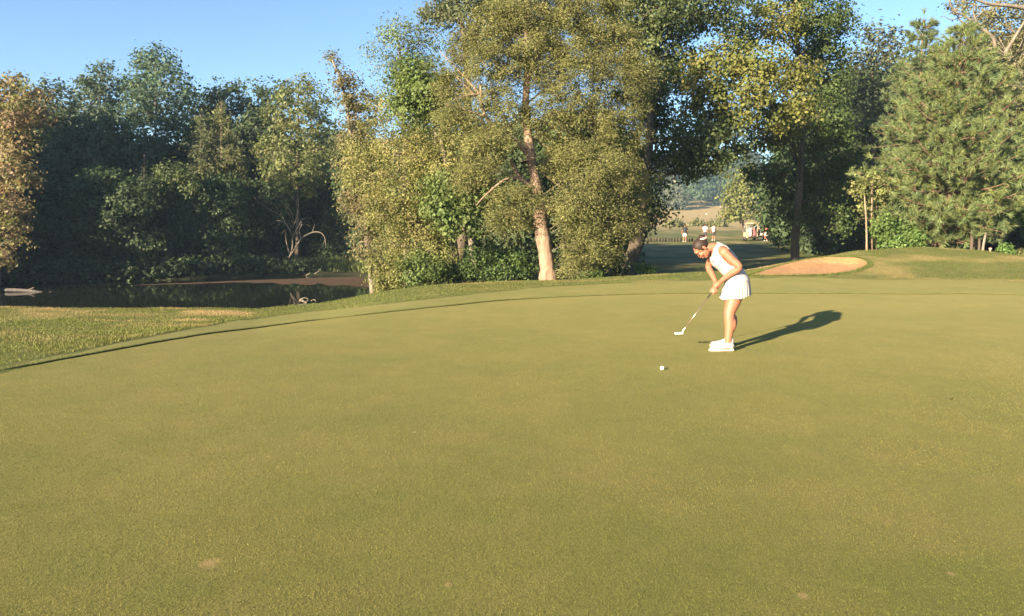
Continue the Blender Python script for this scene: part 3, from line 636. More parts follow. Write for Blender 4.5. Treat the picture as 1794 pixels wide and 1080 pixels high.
# slim bare trunks right of the pine
for (pts, r_, lab) in (([(1702,445),(1703,410),(1704,393),(1705,375)], .055, 'slim upright bare trunk right of the pine'), ([(1716,440),(1716,415),(1717,398)], .045, 'shaded slim stump behind the leaning trunk'), ([(1720,448),(1723,430),(1727,408)], .05, 'short leaning pale dead trunk on the right of the mound')):
    b = foot(pts[0][0], 26.5); q = [at(a, c, 26.5) for a, c in pts]; q = [np.array([q[0][0], q[0][1], b[2]])]+q[1:]
    mb = MB(); mb.tube(catmull(q, 8)-b, np.linspace(r_*1.1, r_*.75, 8), 7); o = mb.build('bare_tree', B_GREY if 'leaning pale' in lab else B_DARK); o.location = b; tag(o, lab, 'dead tree')

# ---- far side of the pond
PAL = {'L1': [(.18,.108,.06),(.13,.118,.038),(.175,.10,.062),(.105,.112,.032)]}
px_tree('maple_tree', 'rust and green autumn tree at the left edge on the pond shore', -12, 38, [(-5,420),(0,330),(8,230),(20,150)],
        [(25,150,24,20,0),(0,170,36,30,.5),(50,190,32,20,-.3),(75,200,20,14,-.4),(62,165,22,20,-.3),(30,200,34,28,-.6),(20,225,38,32,-.3),(-20,240,40,40,.3),(40,260,26,22,-.4),(20,300,36,30,-.6),(-30,310,45,40,0),(48,310,20,20,-.4),(15,355,36,30,-.6),(-20,390,42,34,-.3),(18,410,28,26,-.6),(5,450,28,20,-.5),(-45,180,36,40,0)],
        r0=.2, cols=PAL['L1'], L=.15, Wd=.09, rc=.42, dens=.85, per=18, bark=B_GREY, seed=81)
def far_tree(name, label, px, Yd, lobes, cols, seed, **kw):
    tops = min(q[1]-q[3]*.5 for q in lobes); cx = sum(q[0] for q in lobes)/len(lobes)
    k = dict(r0=.2, L=.22, Wd=.13, rc=.6, dens=.85, per=16, bark=B_DARK, seed=seed); k.update(kw)
    return px_tree(name, label, px, Yd, [(px+2, 400), ((px+cx)/2, 300), (cx, tops+25)], lobes, cols=cols, **k)
far_tree('poplar_tree', 'tallest blue green tree on the far pond shore against the sky', 272, 57, [(272,105,34,26,0),(245,140,34,30,0),(300,140,32,30,-.4),(320,175,22,28,0),(275,180,44,32,-.6),(240,195,30,30,0),(310,215,30,26,0),(270,235,44,30,0),(225,165,14,20,0)], BLUEG, 82)
far_tree('leafy_tree', 'bluish wispy topped tree left of the tallest far tree', 180, 60, [(180,125,18,14,0),(165,145,28,20,0),(195,155,26,22,0),(150,165,22,22,0),(180,190,40,30,0),(150,215,36,30,0),(205,215,34,30,0)], [(.065,.08,.045),(.05,.065,.036)], 83)
far_tree('leafy_tree', 'low dark tree top beside the rust coloured edge tree', 92, 60, [(90,160,24,20,0),(75,180,20,20,0),(110,185,22,22,0),(92,215,36,34,0),(130,195,20,20,0)], [(.05,.06,.03),(.04,.05,.026)], 84)
far_tree('leafy_tree', 'dark tree behind the pointed cedar on the far shore', 375, 60, [(372,165,20,18,0),(355,190,24,22,0),(395,180,24,22,0),(410,155,16,16,0),(375,225,40,34,0),(412,200,24,26,0)], DARK, 85)
far_tree('leafy_tree', 'dark tree right of the pointed cedar on the far shore', 455, 60, [(455,160,20,18,0),(440,185,24,22,0),(475,180,20,22,0),(455,220,32,34,0),(450,265,30,34,0),(490,160,18,20,0)], DARK, 86)
far_tree('hickory_tree', 'yellow olive leafy tree on the far shore above the dead tree', 520, 52, [(535,150,24,18,0),(505,170,24,20,0),(555,175,22,22,0),(490,205,28,24,-.3),(530,205,36,28,-.6),(565,220,20,26,0),(505,245,38,28,-.6),(550,260,30,28,-.4),(470,260,26,22,-.3),(520,290,42,28,-.7),(480,305,26,20,0),(560,305,24,24,0),(530,325,34,18,-.3)], [(.125,.115,.042),(.10,.10,.035),(.09,.105,.035)], 87, L=.17, Wd=.10, rc=.48)
def spire(name, label, px, Yd, ytop, wpx, ybot, cols, seed, **kw):
    n_ = 9; lb = []
    r = np.random.default_rng(seed)
    for k_ in range(n_):
        t = k_/(n_-1); y_ = ytop+8+(ybot-ytop)*t; rx = max(6, wpx*.5*(.12+.88*t**.8)*(.85+.3*r.random()))
        if t < .35: lb.append((px+r.normal(0, 2), y_, rx*.7, 13, 0))
        else:
            for s_ in (-1, 1): lb.append((px+s_*rx*.5, y_+r.normal(0, 5), rx*.55, 13, r.normal(0, .5)))
    k = dict(r0=.14, L=.22, Wd=.07, rc=.40, dens=.9, per=18, seed=seed, style='cedar'); k.update(kw)
    return px_tree(name, label, px, Yd, [(px, 380), (px, (ytop+ybot)/2), (px, ytop+6)], lb, cols=cols, **k)
spire('cedar_tree', 'pointed olive cedar lit at the top on the far shore', 388, 53, 172, 105, 335, [(.12,.112,.045),(.10,.10,.04)], 88)
spire('cedar_tree', 'small pointed cedar left of the lit pointed cedar', 352, 52.5, 195, 40, 300, [(.095,.095,.042),(.08,.085,.036)], 89)
spire('cedar_tree', 'feathery dark cedar with few lit tips, left half of the far shore', 165, 48.5, 268, 190, 470, [(.06,.075,.030),(.075,.085,.034),(.05,.062,.026)], 90, L=.26, Wd=.08)
spire('cedar_tree', 'dim pointed cedar right of the feathery dark cedar', 253, 49.5, 265, 70, 440, [(.052,.062,.034),(.045,.055,.03)], 91)
far_tree('shrub', 'rounded olive green bush right of the dim cedar in the shade', 305, 48.5, [(300,305,26,18,0),(325,320,22,18,0),(285,335,22,20,0),(310,350,34,26,0)], [(.09,.10,.035),(.065,.08,.03)], 92, r0=.08, L=.17, Wd=.1, rc=.4)
far_tree('leafy_tree', 'wide round dark tree in shade below the tallest far tree', 165, 53, [(150,235,44,30,0),(205,230,40,30,0),(110,250,34,30,0),(180,265,50,30,-.5),(240,265,36,28,0),(120,300,44,34,0),(220,310,44,34,0)], DARK, 93)
# young dark trees along the water
WOODS = 'shaded young trees along the far water edge'
protos = []
for s_ in range(4):
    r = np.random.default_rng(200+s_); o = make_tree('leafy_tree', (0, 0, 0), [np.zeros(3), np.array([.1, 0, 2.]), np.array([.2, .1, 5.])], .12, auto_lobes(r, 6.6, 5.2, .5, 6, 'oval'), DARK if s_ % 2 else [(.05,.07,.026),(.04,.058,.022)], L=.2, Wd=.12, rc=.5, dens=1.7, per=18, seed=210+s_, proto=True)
    protos.append(o)
rr_ = random.Random(5); used = [False]*4
def place_proto(k, x, y, sc, label, group=None, cat='tree', name=None):
    z = float(H1(x, y))-.15; rz = rr_.random()*6.28
    if not used[k]:
        used[k] = True; o = protos[k]; o.location = (x, y, z); o.rotation_euler = (0, 0, rz); o.scale = (sc, sc, sc); tag(o, label, cat, group)
    else:
        o = copy_tree(protos[k], (x, y, z), rz, sc, label, group); o['category'] = cat
    return o
lab = 'shaded dark green young tree standing along the far water edge'
for k_, px_ in enumerate(range(-90, 640, 48)):
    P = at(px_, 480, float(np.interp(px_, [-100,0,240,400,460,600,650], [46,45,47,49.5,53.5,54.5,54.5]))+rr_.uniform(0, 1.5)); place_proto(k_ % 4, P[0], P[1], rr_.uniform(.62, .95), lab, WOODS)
lab = 'dark tree standing deep in the wood behind the pond'
for k_, px_ in enumerate(range(-120, 660, 60)):
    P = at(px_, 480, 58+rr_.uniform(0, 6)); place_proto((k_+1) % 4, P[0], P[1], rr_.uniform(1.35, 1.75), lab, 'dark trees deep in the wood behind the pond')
# tall row on the left shore, beyond the picture, that shades the pond
for k_, (x_, y_, s_) in enumerate(((-34.5,39.5,1.55),(-43,36.5,(2.2,2.2,2.75)),(-46.5,38,2.6),(-52,34,2.6),(-37.5,33,1.3))):
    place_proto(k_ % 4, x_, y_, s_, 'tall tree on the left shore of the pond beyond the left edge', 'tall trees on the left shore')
# woods behind the centre and right
lab = 'dark tree in the wood behind the cedar and the pond corner'
for k_, (px_, Yd, s_) in enumerate(((690,50,1.2),(740,46,1.15),(800,48,.95),(860,44,.95),(920,46,.9),(980,43,.9),(1030,44,1.0),(1060,41,.9),(770,38,1.0),(880,36,1.0),(990,34,1.0),(1035,36,1.0))):
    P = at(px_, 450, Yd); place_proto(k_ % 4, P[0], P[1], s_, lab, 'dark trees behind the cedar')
lab = 'dark tree in the shaded wood behind the maple and the pine'
for k_, (px_, Yd, s_) in enumerate(((1440,52,1.5),(1480,47,1.2),(1500,58,2.0),(1550,52,1.7),(1610,56,2.0),(1680,52,1.9),(1740,56,2.2),(1800,50,2.1),(1860,46,2.0),(1640,46,1.1),(1560,44,.9),(1480,42,.8),(1760,70,1.6),(1700,75,1.6),(1840,64,2.2),(1920,40,2.0))):
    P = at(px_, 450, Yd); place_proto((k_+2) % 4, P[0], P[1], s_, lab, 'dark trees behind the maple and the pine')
# trees seen through the gap
far_tree('leafy_tree', 'lit yellow green tree beside the golf carts', 1300, 112, [(1300,318,24,16,0),(1285,345,20,18,0),(1320,345,24,20,-1),(1300,368,26,16,-1),(1275,378,16,12,0),(1335,375,18,14,0),(1310,300,14,10,0)], [(.135,.125,.035),(.11,.115,.032)], 101, L=.36, Wd=.24, rc=.75, per=14)
far_tree('leafy_tree', 'olive tree between the lit tree and the maple trunk', 1365, 75, [(1366,330,26,20,0),(1385,325,26,22,0),(1375,360,30,20,0),(1366,385,18,16,0),(1390,380,22,18,0),(1420,400,18,12,0)], [(.10,.105,.034),(.075,.085,.028)], 102, L=.28, Wd=.17, rc=.55, per=14)
shrub('shrub', 'small dark leafed bush shading the right golf cart', 1362, 62, [(1360,395,14,12,0),(1375,400,16,14,0),(1356,380,14,10,0),(1362,415,12,8,0),(1395,405,14,14,0)], GREEN, 103, L=.2, Wd=.12, rc=.4)
for (px_, y0, rx, ry, Yd, lab, cols, sd_) in ((1180,345,26,20,292,'round olive tree at the left of the distant fairway',[(.10,.10,.05)],104),(1225,318,28,24,315,'dark green round tree behind the distant fairway, left one',[(.055,.08,.034)],105),(1262,322,26,26,318,'dark green tree behind the distant fairway, right one',[(.06,.085,.036)],106),(1150,325,26,30,310,'dim tree behind the distant fairway by the black oak trunk',[(.055,.07,.034)],107)):
    far_tree('leafy_tree', lab, px_, Yd, [(px_,y0-ry*.4,rx*.7,ry*.6,0),(px_-rx*.5,y0+ry*.2,rx*.6,ry*.6,0),(px_+rx*.5,y0+ry*.2,rx*.6,ry*.6,0),(px_,y0+ry*.7,rx*.9,ry*.5,0)], cols, sd_, L=.9, Wd=.6, rc=1.8, per=14, r0=.3)
lab = 'far dark tree in the wood beyond the distant fairway'
for k_, (px_, Yd, s_) in enumerate(((1130,345,3.4),(1170,350,3.0),(1200,352,3.3),(1240,348,2.8),(1280,350,3.0),(1320,340,3.2),(1370,340,3.2),(1100,340,3.4),(1420,330,3.4))):
    P = at(px_, 350, Yd); place_proto(k_ % 4, P[0], P[1], s_, lab, 'far trees beyond the distant fairway')
for (px_, rx, Yd, lab, sd_) in ((1180,16,150,'low rounded bush beyond the golfer in the dark shirt',111),(1222,14,155,'low bush behind the golfers, the middle one',112),(1256,18,150,'low bush behind the two golfers in white shirts',113)):
    shrub('shrub', lab, px_, Yd, [(px_-rx*.5,396,rx*.6,7,0),(px_+rx*.5,396,rx*.6,7,0),(px_,392,rx*.7,6,0)], OLIVE, sd_, L=.4, Wd=.26, rc=.7, per=14)

# low undergrowth along the far bank
r = np.random.default_rng(77); pxs = np.sort(-60+700*r.random(620)); Ys = np.interp(pxs, [-60,0,240,420,520,600,650], [42.6,43.0,45.0,48.2,49.8,51.6,52.2])+2.2*r.random(620)**1.5
Xs = (pxs-897)/FPX*Ys; zs = np.maximum(H1(Xs, Ys), PW)+.15+.75*r.random(620)*np.interp(pxs, [-60,430,500,540,650], [1,1,.4,.05,.0])
cen = np.stack([Xs, Ys, zs], 1); v, f, t = leaves_np(r, cen, np.full(620, .55), 22, .2, .12, [(.042,.060,.022),(.055,.070,.026),(.035,.048,.02)], cen-np.array([0, -.3, .6]))
tag(link('undergrowth', mesh_np('undergrowth', v, f, t), M_LEAF), 'dark green undergrowth crowding the far bank of the pond', 'undergrowth', kind='stuff')
# reeds on the far shore
x_, y_ = [], []
rng = np.random.default_rng(41); N = 5200; pxs = 490+175*rng.random(N)**.8; Ys = np.interp(pxs, [490,560,660], [49.3,50.6,50.5])+2.6*rng.random(N)
P = np.stack([(pxs-897)/FPX*Ys*1.0, Ys], 1)
gcol = np.array([.14,.165,.055])*(.7+.6*rng.random(N))[:, None]
z = np.maximum(H1(P[:, 0], P[:, 1]), PW)-.05
tag(blades('reeds', P[:, 0], P[:, 1], .35+.6*rng.random(N), .05+.03*rng.random(N), gcol, .5, 42, z=z), 'pale green reeds on the far bank of the pond', 'reeds', kind='stuff')

# bleached dead tree
def zp(x, y): return (440+x/4.5, 310+y/4.5)
YD = 49.6; b = at(507, 452, YD); b[2] = float(H1(b[0], b[1]))-.05
root = empty('dead_tree', b); tag(root, 'bleached leafless dead tree with a drooping bough on the far shore', 'dead tree')
polys = [([(300,640),(325,560),(330,470),(375,390),(400,340),(430,325)],.075),([(312,620),(395,490),(480,440),(545,440),(580,480),(590,560)],.07),([(395,490),(380,420),(400,380),(395,340)],.055),([(330,470),(300,410),(270,370),(200,345),(150,385)],.05),
  ([(270,370),(240,310),(130,250),(20,160)],.04),([(330,400),(365,300),(375,170)],.045),([(365,200),(330,170),(290,115)],.025),([(240,300),(190,230),(110,165)],.025),([(300,600),(275,500),(270,420),(240,450)],.04),([(330,330),(320,290),(260,205)],.03),
  ([(480,440),(500,370),(470,330),(430,330)],.022),([(580,500),(560,550),(540,560)],.02),([(230,370),(205,390),(195,420)],.02),([(275,370),(275,340)],.025),([(330,370),(300,300),(215,165)],.022),([(375,380),(420,375),(470,390)],.02),([(320,400),(290,360),(250,330)],.02)]
for j_, (pl, r_) in enumerate(polys):
    dy = 0 if j_ < 2 else .25*math.sin(j_*1.7)
    q = [at(*zp(*p), YD+dy*i_/len(pl))-b for i_, p in enumerate(pl)]; mb = MB(); mb.tube(catmull(q, 4*len(q)), np.linspace(r_*.72, r_*.25, 4*len(q)), 6)
    mb.build('trunk' if j_ < 2 else 'branch', B_GREY, root)
B_WET = bark_material('weathered_wood', (.055, .048, .045), (.13, .115, .105), 12)
def wood(name, label, cat, polys, Yd, m=B_WET):
    if cat == 'driftwood': m = B_GREY; polys = [(pl, r_*.6) for pl, r_ in polys]
    mb = MB(); b = at(polys[0][0][0][0], polys[0][0][0][1], Yd)
    for pl, r_ in polys:
        q = [at(p[0], p[1], Yd+(p[2] if len(p) > 2 else 0))-b for p in pl]; mb.tube(catmull(q, 3*len(q)), np.linspace(r_, r_*.6, 3*len(q)), 6)
    o = mb.build(name, m); o.location = b; return tag(o, label, cat)
wood('fallen_log', 'bleached fallen log with forked end lying in the pond', 'log', [([(-60,506),(0,508),(30,508.5),(48,509.5),(62,511),(78,514.5),(92,512.8)],.11),([(46,509.5),(53,507),(60,503.8)],.05),([(20,508),(40,510.5),(75,511.3)],.06)], 38.2)
wood('driftwood', 'pinkish bent driftwood sticks in the water by the near bank', 'driftwood', [([(524,527),(532,529),(538,532)],.05),([(525,525),(534,522),(540,525),(536,530)],.035),([(526,525),(532,527),(540,533)],.04)], 33.2)
wood('driftwood', 'small curved root poking up right of the driftwood sticks', 'driftwood', [([(545,528),(548,525.5),(552,526),(554,529)],.04)], 33.4)
wood('driftwood', 'two short broken sticks on the far scum edge', 'driftwood', [([(536,483),(541,480),(543,478.5)],.05),([(551,480.5),(556,477),(560,474)],.06)], 49.0)

# ------------------------------------------------------------------ people
def remesh(mb, vox, it=6, name='body'):
    o = link('tmp', mb.mesh('tmp')); md = o.modifiers.new('r', 'REMESH'); md.mode = 'VOXEL'; md.voxel_size = vox; md.use_smooth_shade = True
    if it: sm = o.modifiers.new('s', 'SMOOTH'); sm.iterations = it; sm.factor = .5
    dg = bpy.context.evaluated_depsgraph_get(); dg.update()
    me = bpy.data.meshes.new_from_object(o.evaluated_get(dg)); me.name = name
    bpy.data.objects.remove(o); me.polygons.foreach_set('use_smooth', [True]*len(me.polygons)); me.materials.clear()
    return me
def ell(c, ax1, ax2, n_=20):
    c = np.asarray(c, float); return [c+math.cos(t)*ax1+math.sin(t)*ax2 for t in np.linspace(0, 2*math.pi, n_, endpoint=False)]
def limb(mb, pts, r, n_=14, sub=4):
    p = catmull(pts, sub*len(pts)); rr = np.interp(np.linspace(0, 1, len(p)), np.linspace(0, 1, len(r)), r)
    mb.tube(p, rr, n_); mb.ball(p[0], rr[0]*.99); mb.ball(p[-1], rr[-1]*.99)
SKIN = plain('skin', (.30, .118, .068), .5, .35, noise=.06, scale=9)
HAIR = plain('dark_hair', (.026, .015, .011), .62, .3, noise=.4, scale=60)
WHITE = plain('white_fabric', (.40, .375, .35), .8, .15, noise=.03, scale=30)
SHOE = plain('white_shoe', (.42, .40, .36), .6, .3, noise=.04, scale=40)
SOLE = plain('cream_sole', (.66, .60, .50), .7, .2); LOGO = plain('dark_logo', (.05, .04, .05), .6, .2)
def J(px, py, y=0.0): return np.array([(px-1270)/140.5, y, (608-py)/140.5])
HU = nrm(np.array([-.90, 0, .44])); HF = nrm(np.array([-.44, 0, -.90])); HL = np.array([0, -1., 0]); HC = J(1224.5, 430.5)
def hd(f, l_, u): return HC+HF*f+HL*l_+HU*u
bm_ = MB()
# legs
for s in (-1, 1):
    fy = .165*s; dx = .0 if s < 0 else .10
    limb(bm_, [J(1285, 497, .09*s)+[dx*.3, 0, 0], J(1277, 523, .105*s)+[dx*.55, 0, 0], J(1270.5, 543, .13*s)+[dx*.8, 0, 0], J(1271, 565, .145*s)+[dx, 0, 0], J(1269, 590, .155*s)+[dx, 0, 0], J(1269, 601, fy)+[dx, 0, 0]], [.105, .092, .066, .060, .042, .040], 16)
    bm_.ball(J(1270, 541, .13*s)+[dx*.8-.018, 0, 0], (.05, .055, .06)); bm_.ball(J(1274, 562, .145*s)+[dx+.01, 0, 0], (.052, .052, .10))
    bm_.loft([ell(J(1269, 603, fy)+np.array([dx-t, 0, -.022*t/.14]), np.array([0, w_, 0]), np.array([0, 0, h_]), 12) for t, w_, h_ in ((-.045, .028, .03), (0, .036, .042), (.07, .042, .032), (.13, .042, .02), (.165, .03, .014))])
# torso rings
def tring(px, py, d, w_, a):
    ax = np.array([math.cos(a), 0, math.sin(a)]); return (J(px, py), ax, d, w_)
TOR = [tring(1284, 508, .085, .13, .12), tring(1286, 497, .128, .170, .15), tring(1286.5, 487, .135, .172, .22), tring(1281, 474, .112, .140, .28), tring(1272, 462, .122, .142, .36), tring(1263.5, 452, .138, .160, .42), tring(1257, 443, .128, .172, .50), tring(1252.5, 434, .098, .168, .55), tring(1249.5, 428.5, .066, .11, .6), tring(1246, 426, .05, .06, .8)]
def torso(mb, grow=0.0):
    mb.loft([ell(c, ax*(d+grow), np.array([0, w_+grow, 0]), 26) for c, ax, d, w_ in TOR])
torso(bm_)
SHN, SHF = J(1257, 437, -.165), J(1250, 440, .165); ELN, ELF = J(1280, 461.5, -.235), J(1246, 466, .24); WRN, WRF = J(1257.5, 485.5, -.075), J(1251.5, 489, .055)
for sh, el, wr in ((SHN, ELN, WRN), (SHF, ELF, WRF)):
    bm_.ball(sh, (.064, .06, .066))
    limb(bm_, [sh, (sh*.55+el*.45), el, (el*.55+wr*.45), wr], [.058, .052, .042, .040, .027], 14)
# neck
limb(bm_, [J(1251, 430), J(1243, 428.5), HC+HU*-.06-HF*.035], [.062, .054, .053], 14)
# head
bm_.ball(hd(-.012, 0, .035), (.098, .076, .090), [HF, HL, HU], 20, 14)
bm_.ball(hd(.030, 0, -.030), (.066, .060, .082), [HF, HL, HU], 18, 12)
bm_.ball(hd(.060, 0, -.088), (.030, .032, .024), [HF, HL, HU])
bm_.ball(hd(.082, 0, .040), (.018, .050, .028), [HF, HL, HU])
bm_.loft([ell(hd(.094, 0, .022), HL*.007, HU*.006, 10), ell(hd(.106, 0, .0), HL*.011, HU*.008, 10), ell(hd(.118, 0, -.022), HL*.015, HU*.011, 10), ell(hd(.104, 0, -.034), HL*.014, HU*.006, 10)])
for s in (-1, 1):
    bm_.ball(hd(.076, s*.042, -.018), (.022, .022, .022), [HF, HL, HU])
    bm_.ball(hd(-.012, s*.080, -.004), (.017, .009, .032), [HF, HL, HU])
bm_.ball(hd(.092, 0, -.052), (.014, .026, .007), [HF, HL, HU]); bm_.ball(hd(.090, 0, -.066), (.014, .022, .007), [HF, HL, HU])
# hands round the grip
PUT_HEAD = at(1196, 584.5, 9.03)
PERS = ground_hit(1270, 608, 5); PERS = np.array([PERS[0], PERS[1], float(H0(PERS[0], PERS[1]))-.024])
g0 = J(1256.5, 489, -.01); g1 = PUT_HEAD-PERS+np.array([0, 0, .03]); gd = nrm(g1-g0); gs = nrm(np.cross(gd, np.array([0, 1., 0]))); gn = np.cross(gd, gs)
def hand(mb, along, side, wr):
    c = g0+gd*along; palm = c+gn*.026*side+gs*.012
    limb(mb, [wr, (wr*.4+palm*.6), palm+gd*.012], [.026, .030, .026], 12, 3)
    mb.ball(palm, (.020, .038, .042), [gn, gs, gd])
    for k_ in range(4):
        o = c+gd*(-.028+.0215*k_); r_ = (.0088, .0092, .009, .0078)[k_]; L_ = (.9, 1.0, .95, .8)[k_]
        pts = [o+gn*.024*side-gs*.018, o+gn*.014*side-gs*.031*L_, o-gn*.008*side-gs*.030*L_, o-gn*.024*side-gs*.012*L_, o-gn*.022*side+gs*.008]
        limb(mb, pts, [r_*1.1, r_, r_*.95, r_*.85, r_*.75], 8, 3)
    limb(mb, [palm-gd*.02+gs*.018, c+gs*.026+gd*.0, c+gs*.020+gd*.03, c+gs*.017+gd*.048], [.013, .011, .0095, .008], 8, 3)
hand(bm_, .055, -1, WRN); hand(bm_, .135, 1, WRF)
root = empty('person', PERS); tag(root, 'person in white sleeveless golf dress bending over a putter on the green', 'person')
link('body', remesh(bm_, .0055, 5), SKIN, root)
# dress bodice: the torso surface let out a little, cut away at armholes and neck
tb = MB(); torso(tb, .009)
for sh, el in ((SHN, ELN), (SHF, ELF)): tb.ball(sh*.85+J(1254, 434)*.15, (.060, .062, .060))
dm = remesh(tb, .006, 6, 'bodice')
import bmesh
bm2 = bmesh.new(); bm2.from_mesh(dm); NB = Vector(J(1245, 428.5)); NF = Vector(J(1240.5, 437)); kill = []
hemv = Vector(J(1286, 492)); hn = Vector((.33, 0, 1)).normalized()
def seg_d(p, a, b_):
    ab = b_-a; t = max(0, min(1, (p-a).dot(ab)/ab.dot(ab))); return (p-a-ab*t).length
for fc in bm2.faces:
    c = fc.calc_center_median()
    if (c-hemv).dot(hn) < -.07 or (c-NB).length < .068 or (c-NF).length < .062: kill.append(fc); continue
    for sh, el in ((SHN, ELN), (SHF, ELF)):
        if seg_d(c, Vector(sh)+Vector((0, 0, .03)), Vector(el)) < .080 and abs(c.y) > .098: kill.append(fc); break
bmesh.ops.delete(bm2, geom=kill, context='FACES'); bm2.to_mesh(dm); bm2.free()
dm.polygons.foreach_set('use_smooth', [True]*len(dm.polygons))
bod = link('bodice', dm, WHITE, root); sl = bod.modifiers.new('cloth', 'SOLIDIFY'); sl.thickness = .006; sl.offset = 1
# logo on the chest
lg = MB()
for (a, b_) in (((-.006, 0, -.012), (.004, 0, .012)), ((.004, 0, .012), (.010, 0, .002))): lg.tube([J(1240.3, 453, -.075)+np.array(a)+np.array([-.006, -.016, 0]), J(1240.3, 453, -.075)+np.array(b_)+np.array([-.006, -.016, 0])], .004, 6)
lg.build('chest_logo', LOGO, bod)
# pleated skirt
sk = MB(); rings = []; NP = 30; n_ = NP*6
wc, hc = J(1286.5, 490), J(1285, 515); wa = nrm(J(1307, 484)-J(1267, 496.5)); ha = nrm(J(1312, 511)-J(1259, 520))
for t in np.linspace(0, 1, 8):
    c = wc*(1-t)+hc*t; ax = nrm(wa*(1-t)+ha*t); dx = .152+(.182-.152)*t**.9; dy = .200+(.226-.200)*t; ring = []
    for k_ in range(n_):
        a = 2*math.pi*k_/n_; ph = (k_/6.0) % 1; saw = (ph/.75 if ph < .75 else (1-ph)/.25)-.5; m_ = 1+(.085*min(1, .12+t*1.3))*saw+.02*t*math.sin(3*a+1)
        ring.append(c+ax*math.cos(a)*dx*m_+np.array([0, 1., 0])*math.sin(a)*dy*m_+np.array([0, 0, .006*math.sin(5*a)*t]))
    rings.append(ring)
sk.loft(rings, cap=False); so = sk.build('pleated_skirt', plain('pleat_fabric', (.34, .305, .285), .8, .15), root, smooth_=False); sl = so.modifiers.new('cloth', 'SOLIDIFY'); sl.thickness = .003
# hair, bun, scrunchie, brows, eyes, lips
def cap_hair():
    mb = MB(); mb.ball(hd(-.016, 0, .037), (.103, .081, .095), [HF, HL, HU], 40, 30); me = mb.mesh('hair'); b_ = bmesh.new(); b_.from_mesh(me); kl = []
    for fc in b_.faces:
        c = np.array(fc.calc_center_median())-HC; f, u = c @ HF, c @ HU; l_ = abs(c @ HL)
        if f > .045-.35*max(0, .055-u)+.25*max(0, u-.07) or (u < -.01 and f > -.035) or u < -.055: kl.append(fc)
    bmesh.ops.delete(b_, geom=kl, context='FACES'); b_.to_mesh(me); b_.free(); me.polygons.foreach_set('use_smooth', [True]*len(me.polygons)); return me
ho = link('hair', cap_hair(), HAIR, root); sl = ho.modifiers.new('thick', 'SOLIDIFY'); sl.thickness = .006
BUN = J(1223.5, 411.8); bu = MB(); rb = np.random.default_rng(2)
bu.ball(BUN, (.046, .044, .036)); 
for k_ in range(9):
    a = k_*.7; bu.tube([BUN+np.array([math.cos(a+q)*.036, math.sin(a+q)*.034, -.02+.012*q+.02*math.sin(k_)]) for q in np.linspace(0, 2.2, 7)], .010, 6)
bu.ball(J(1226, 416), (.045, .045, .03)); bu.build('bun', HAIR, ho)
sc_ = MB(); q = [BUN+np.array([0, 0, -.016])+np.array([math.cos(a)*.047*(1+.1*math.sin(9*a)), math.sin(a)*.046, .014*math.cos(a)+.005*math.sin(11*a)]) for a in np.linspace(0, 2*math.pi, 60)]
sc_.tube(q, .0115+.002*np.sin(np.linspace(0, 60, 60)), 8); sc_.build('scrunchie', plain('pink_scrunchie', (.62, .40, .33), .8, .2), ho)
ey = MB()
for s in (-1, 1): 
    e = MB(); e.ball(hd(.079, s*.032, .008), (.009, .014, .008), [HF, HL, HU], 10, 7); eo = e.build('eye', plain('eye_white', (.55, .5, .46), .3, .5), root)
    i2 = MB(); i2.ball(hd(.0865, s*.032, .006), (.003, .006, .006), [HF, HL, HU], 8, 6); i2.build('iris', LOGO, eo)
    bw = MB(); bw.tube([hd(.088, s*.016, .026), hd(.086, s*.034, .031), hd(.074, s*.052, .026)], [.003, .004, .002], 6); bw.build('eyebrow', HAIR, root)
    ls = MB(); ls.tube([hd(.085, s*.018, .010), hd(.088, s*.032, .012), hd(.078, s*.048, .009)], [.002, .0035, .002], 6); ls.build('eyelash', HAIR, root)
lp = MB(); lp.tube([hd(.092, -.024, -.058), hd(.106, 0, -.058), hd(.092, .024, -.058)], [.003, .007, .003], 8); lp.build('lips', plain('lips', (.36, .11, .085), .45, .4), root)
# shoes
for s in (-1, 1):
    fy = .165*s; dx = .0 if s < 0 else .10; o = J(1269, 608, fy)+np.array([dx, 0, 0]); gz = -o[2]
    def R(x, w_, h_, z0=.022): 
        out = []
        for t in np.linspace(0, 2*math.pi, 18, endpoint=False):
            cz = math.sin(t); out.append(o+np.array([x, w_*math.copysign(abs(math.cos(t))**.75, math.cos(t)), gz+z0+(h_*.5*(1+math.copysign(abs(cz)**.8, cz)))]))
        return out
    up = MB(); up.loft([R(x, w_, h_) for x, w_, h_ in ((.062, .018, .055), (.056, .032, .085), (.03, .040, .095), (-.01, .042, .088), (-.05, .044, .078), (-.10, .050, .060), (-.15, .052, .048), (-.19, .046, .042), (-.215, .032, .034), (-.225, .014, .022))])
    uo = up.build('shoe', SHOE, root)
    so_ = MB(); so_.loft([R(x, w_, .026, 0) for x, w_ in ((.068, .022), (.060, .038), (.02, .044), (-.05, .044), (-.11, .053), (-.16, .055), (-.20, .048), (-.225, .033), (-.236, .015))]); so_.build('sole', SOLE, uo)
    lc = MB()
    for k_ in range(4): lc.tube([o+np.array([-.05-.022*k_, -.022, gz+.092-.009*k_]), o+np.array([-.053-.022*k_, 0, gz+.104-.010*k_]), o+np.array([-.05-.022*k_, .022, gz+.092-.009*k_])], .004, 5)
    lc.build('laces', WHITE, uo)
    st = MB()
    for d_ in ((.0, .03), (.03, .0)): st.tube([o+np.array([-.045, -.0475, gz+.04])+np.array([-.018+d_[0], 0, .0]), o+np.array([-.045, -.0455, gz+.07])+np.array([-.018+d_[1], 0, 0])], .0025, 4)
    st.build('side_mark', plain('shoe_mark', (.45, .40, .36), .6), uo)

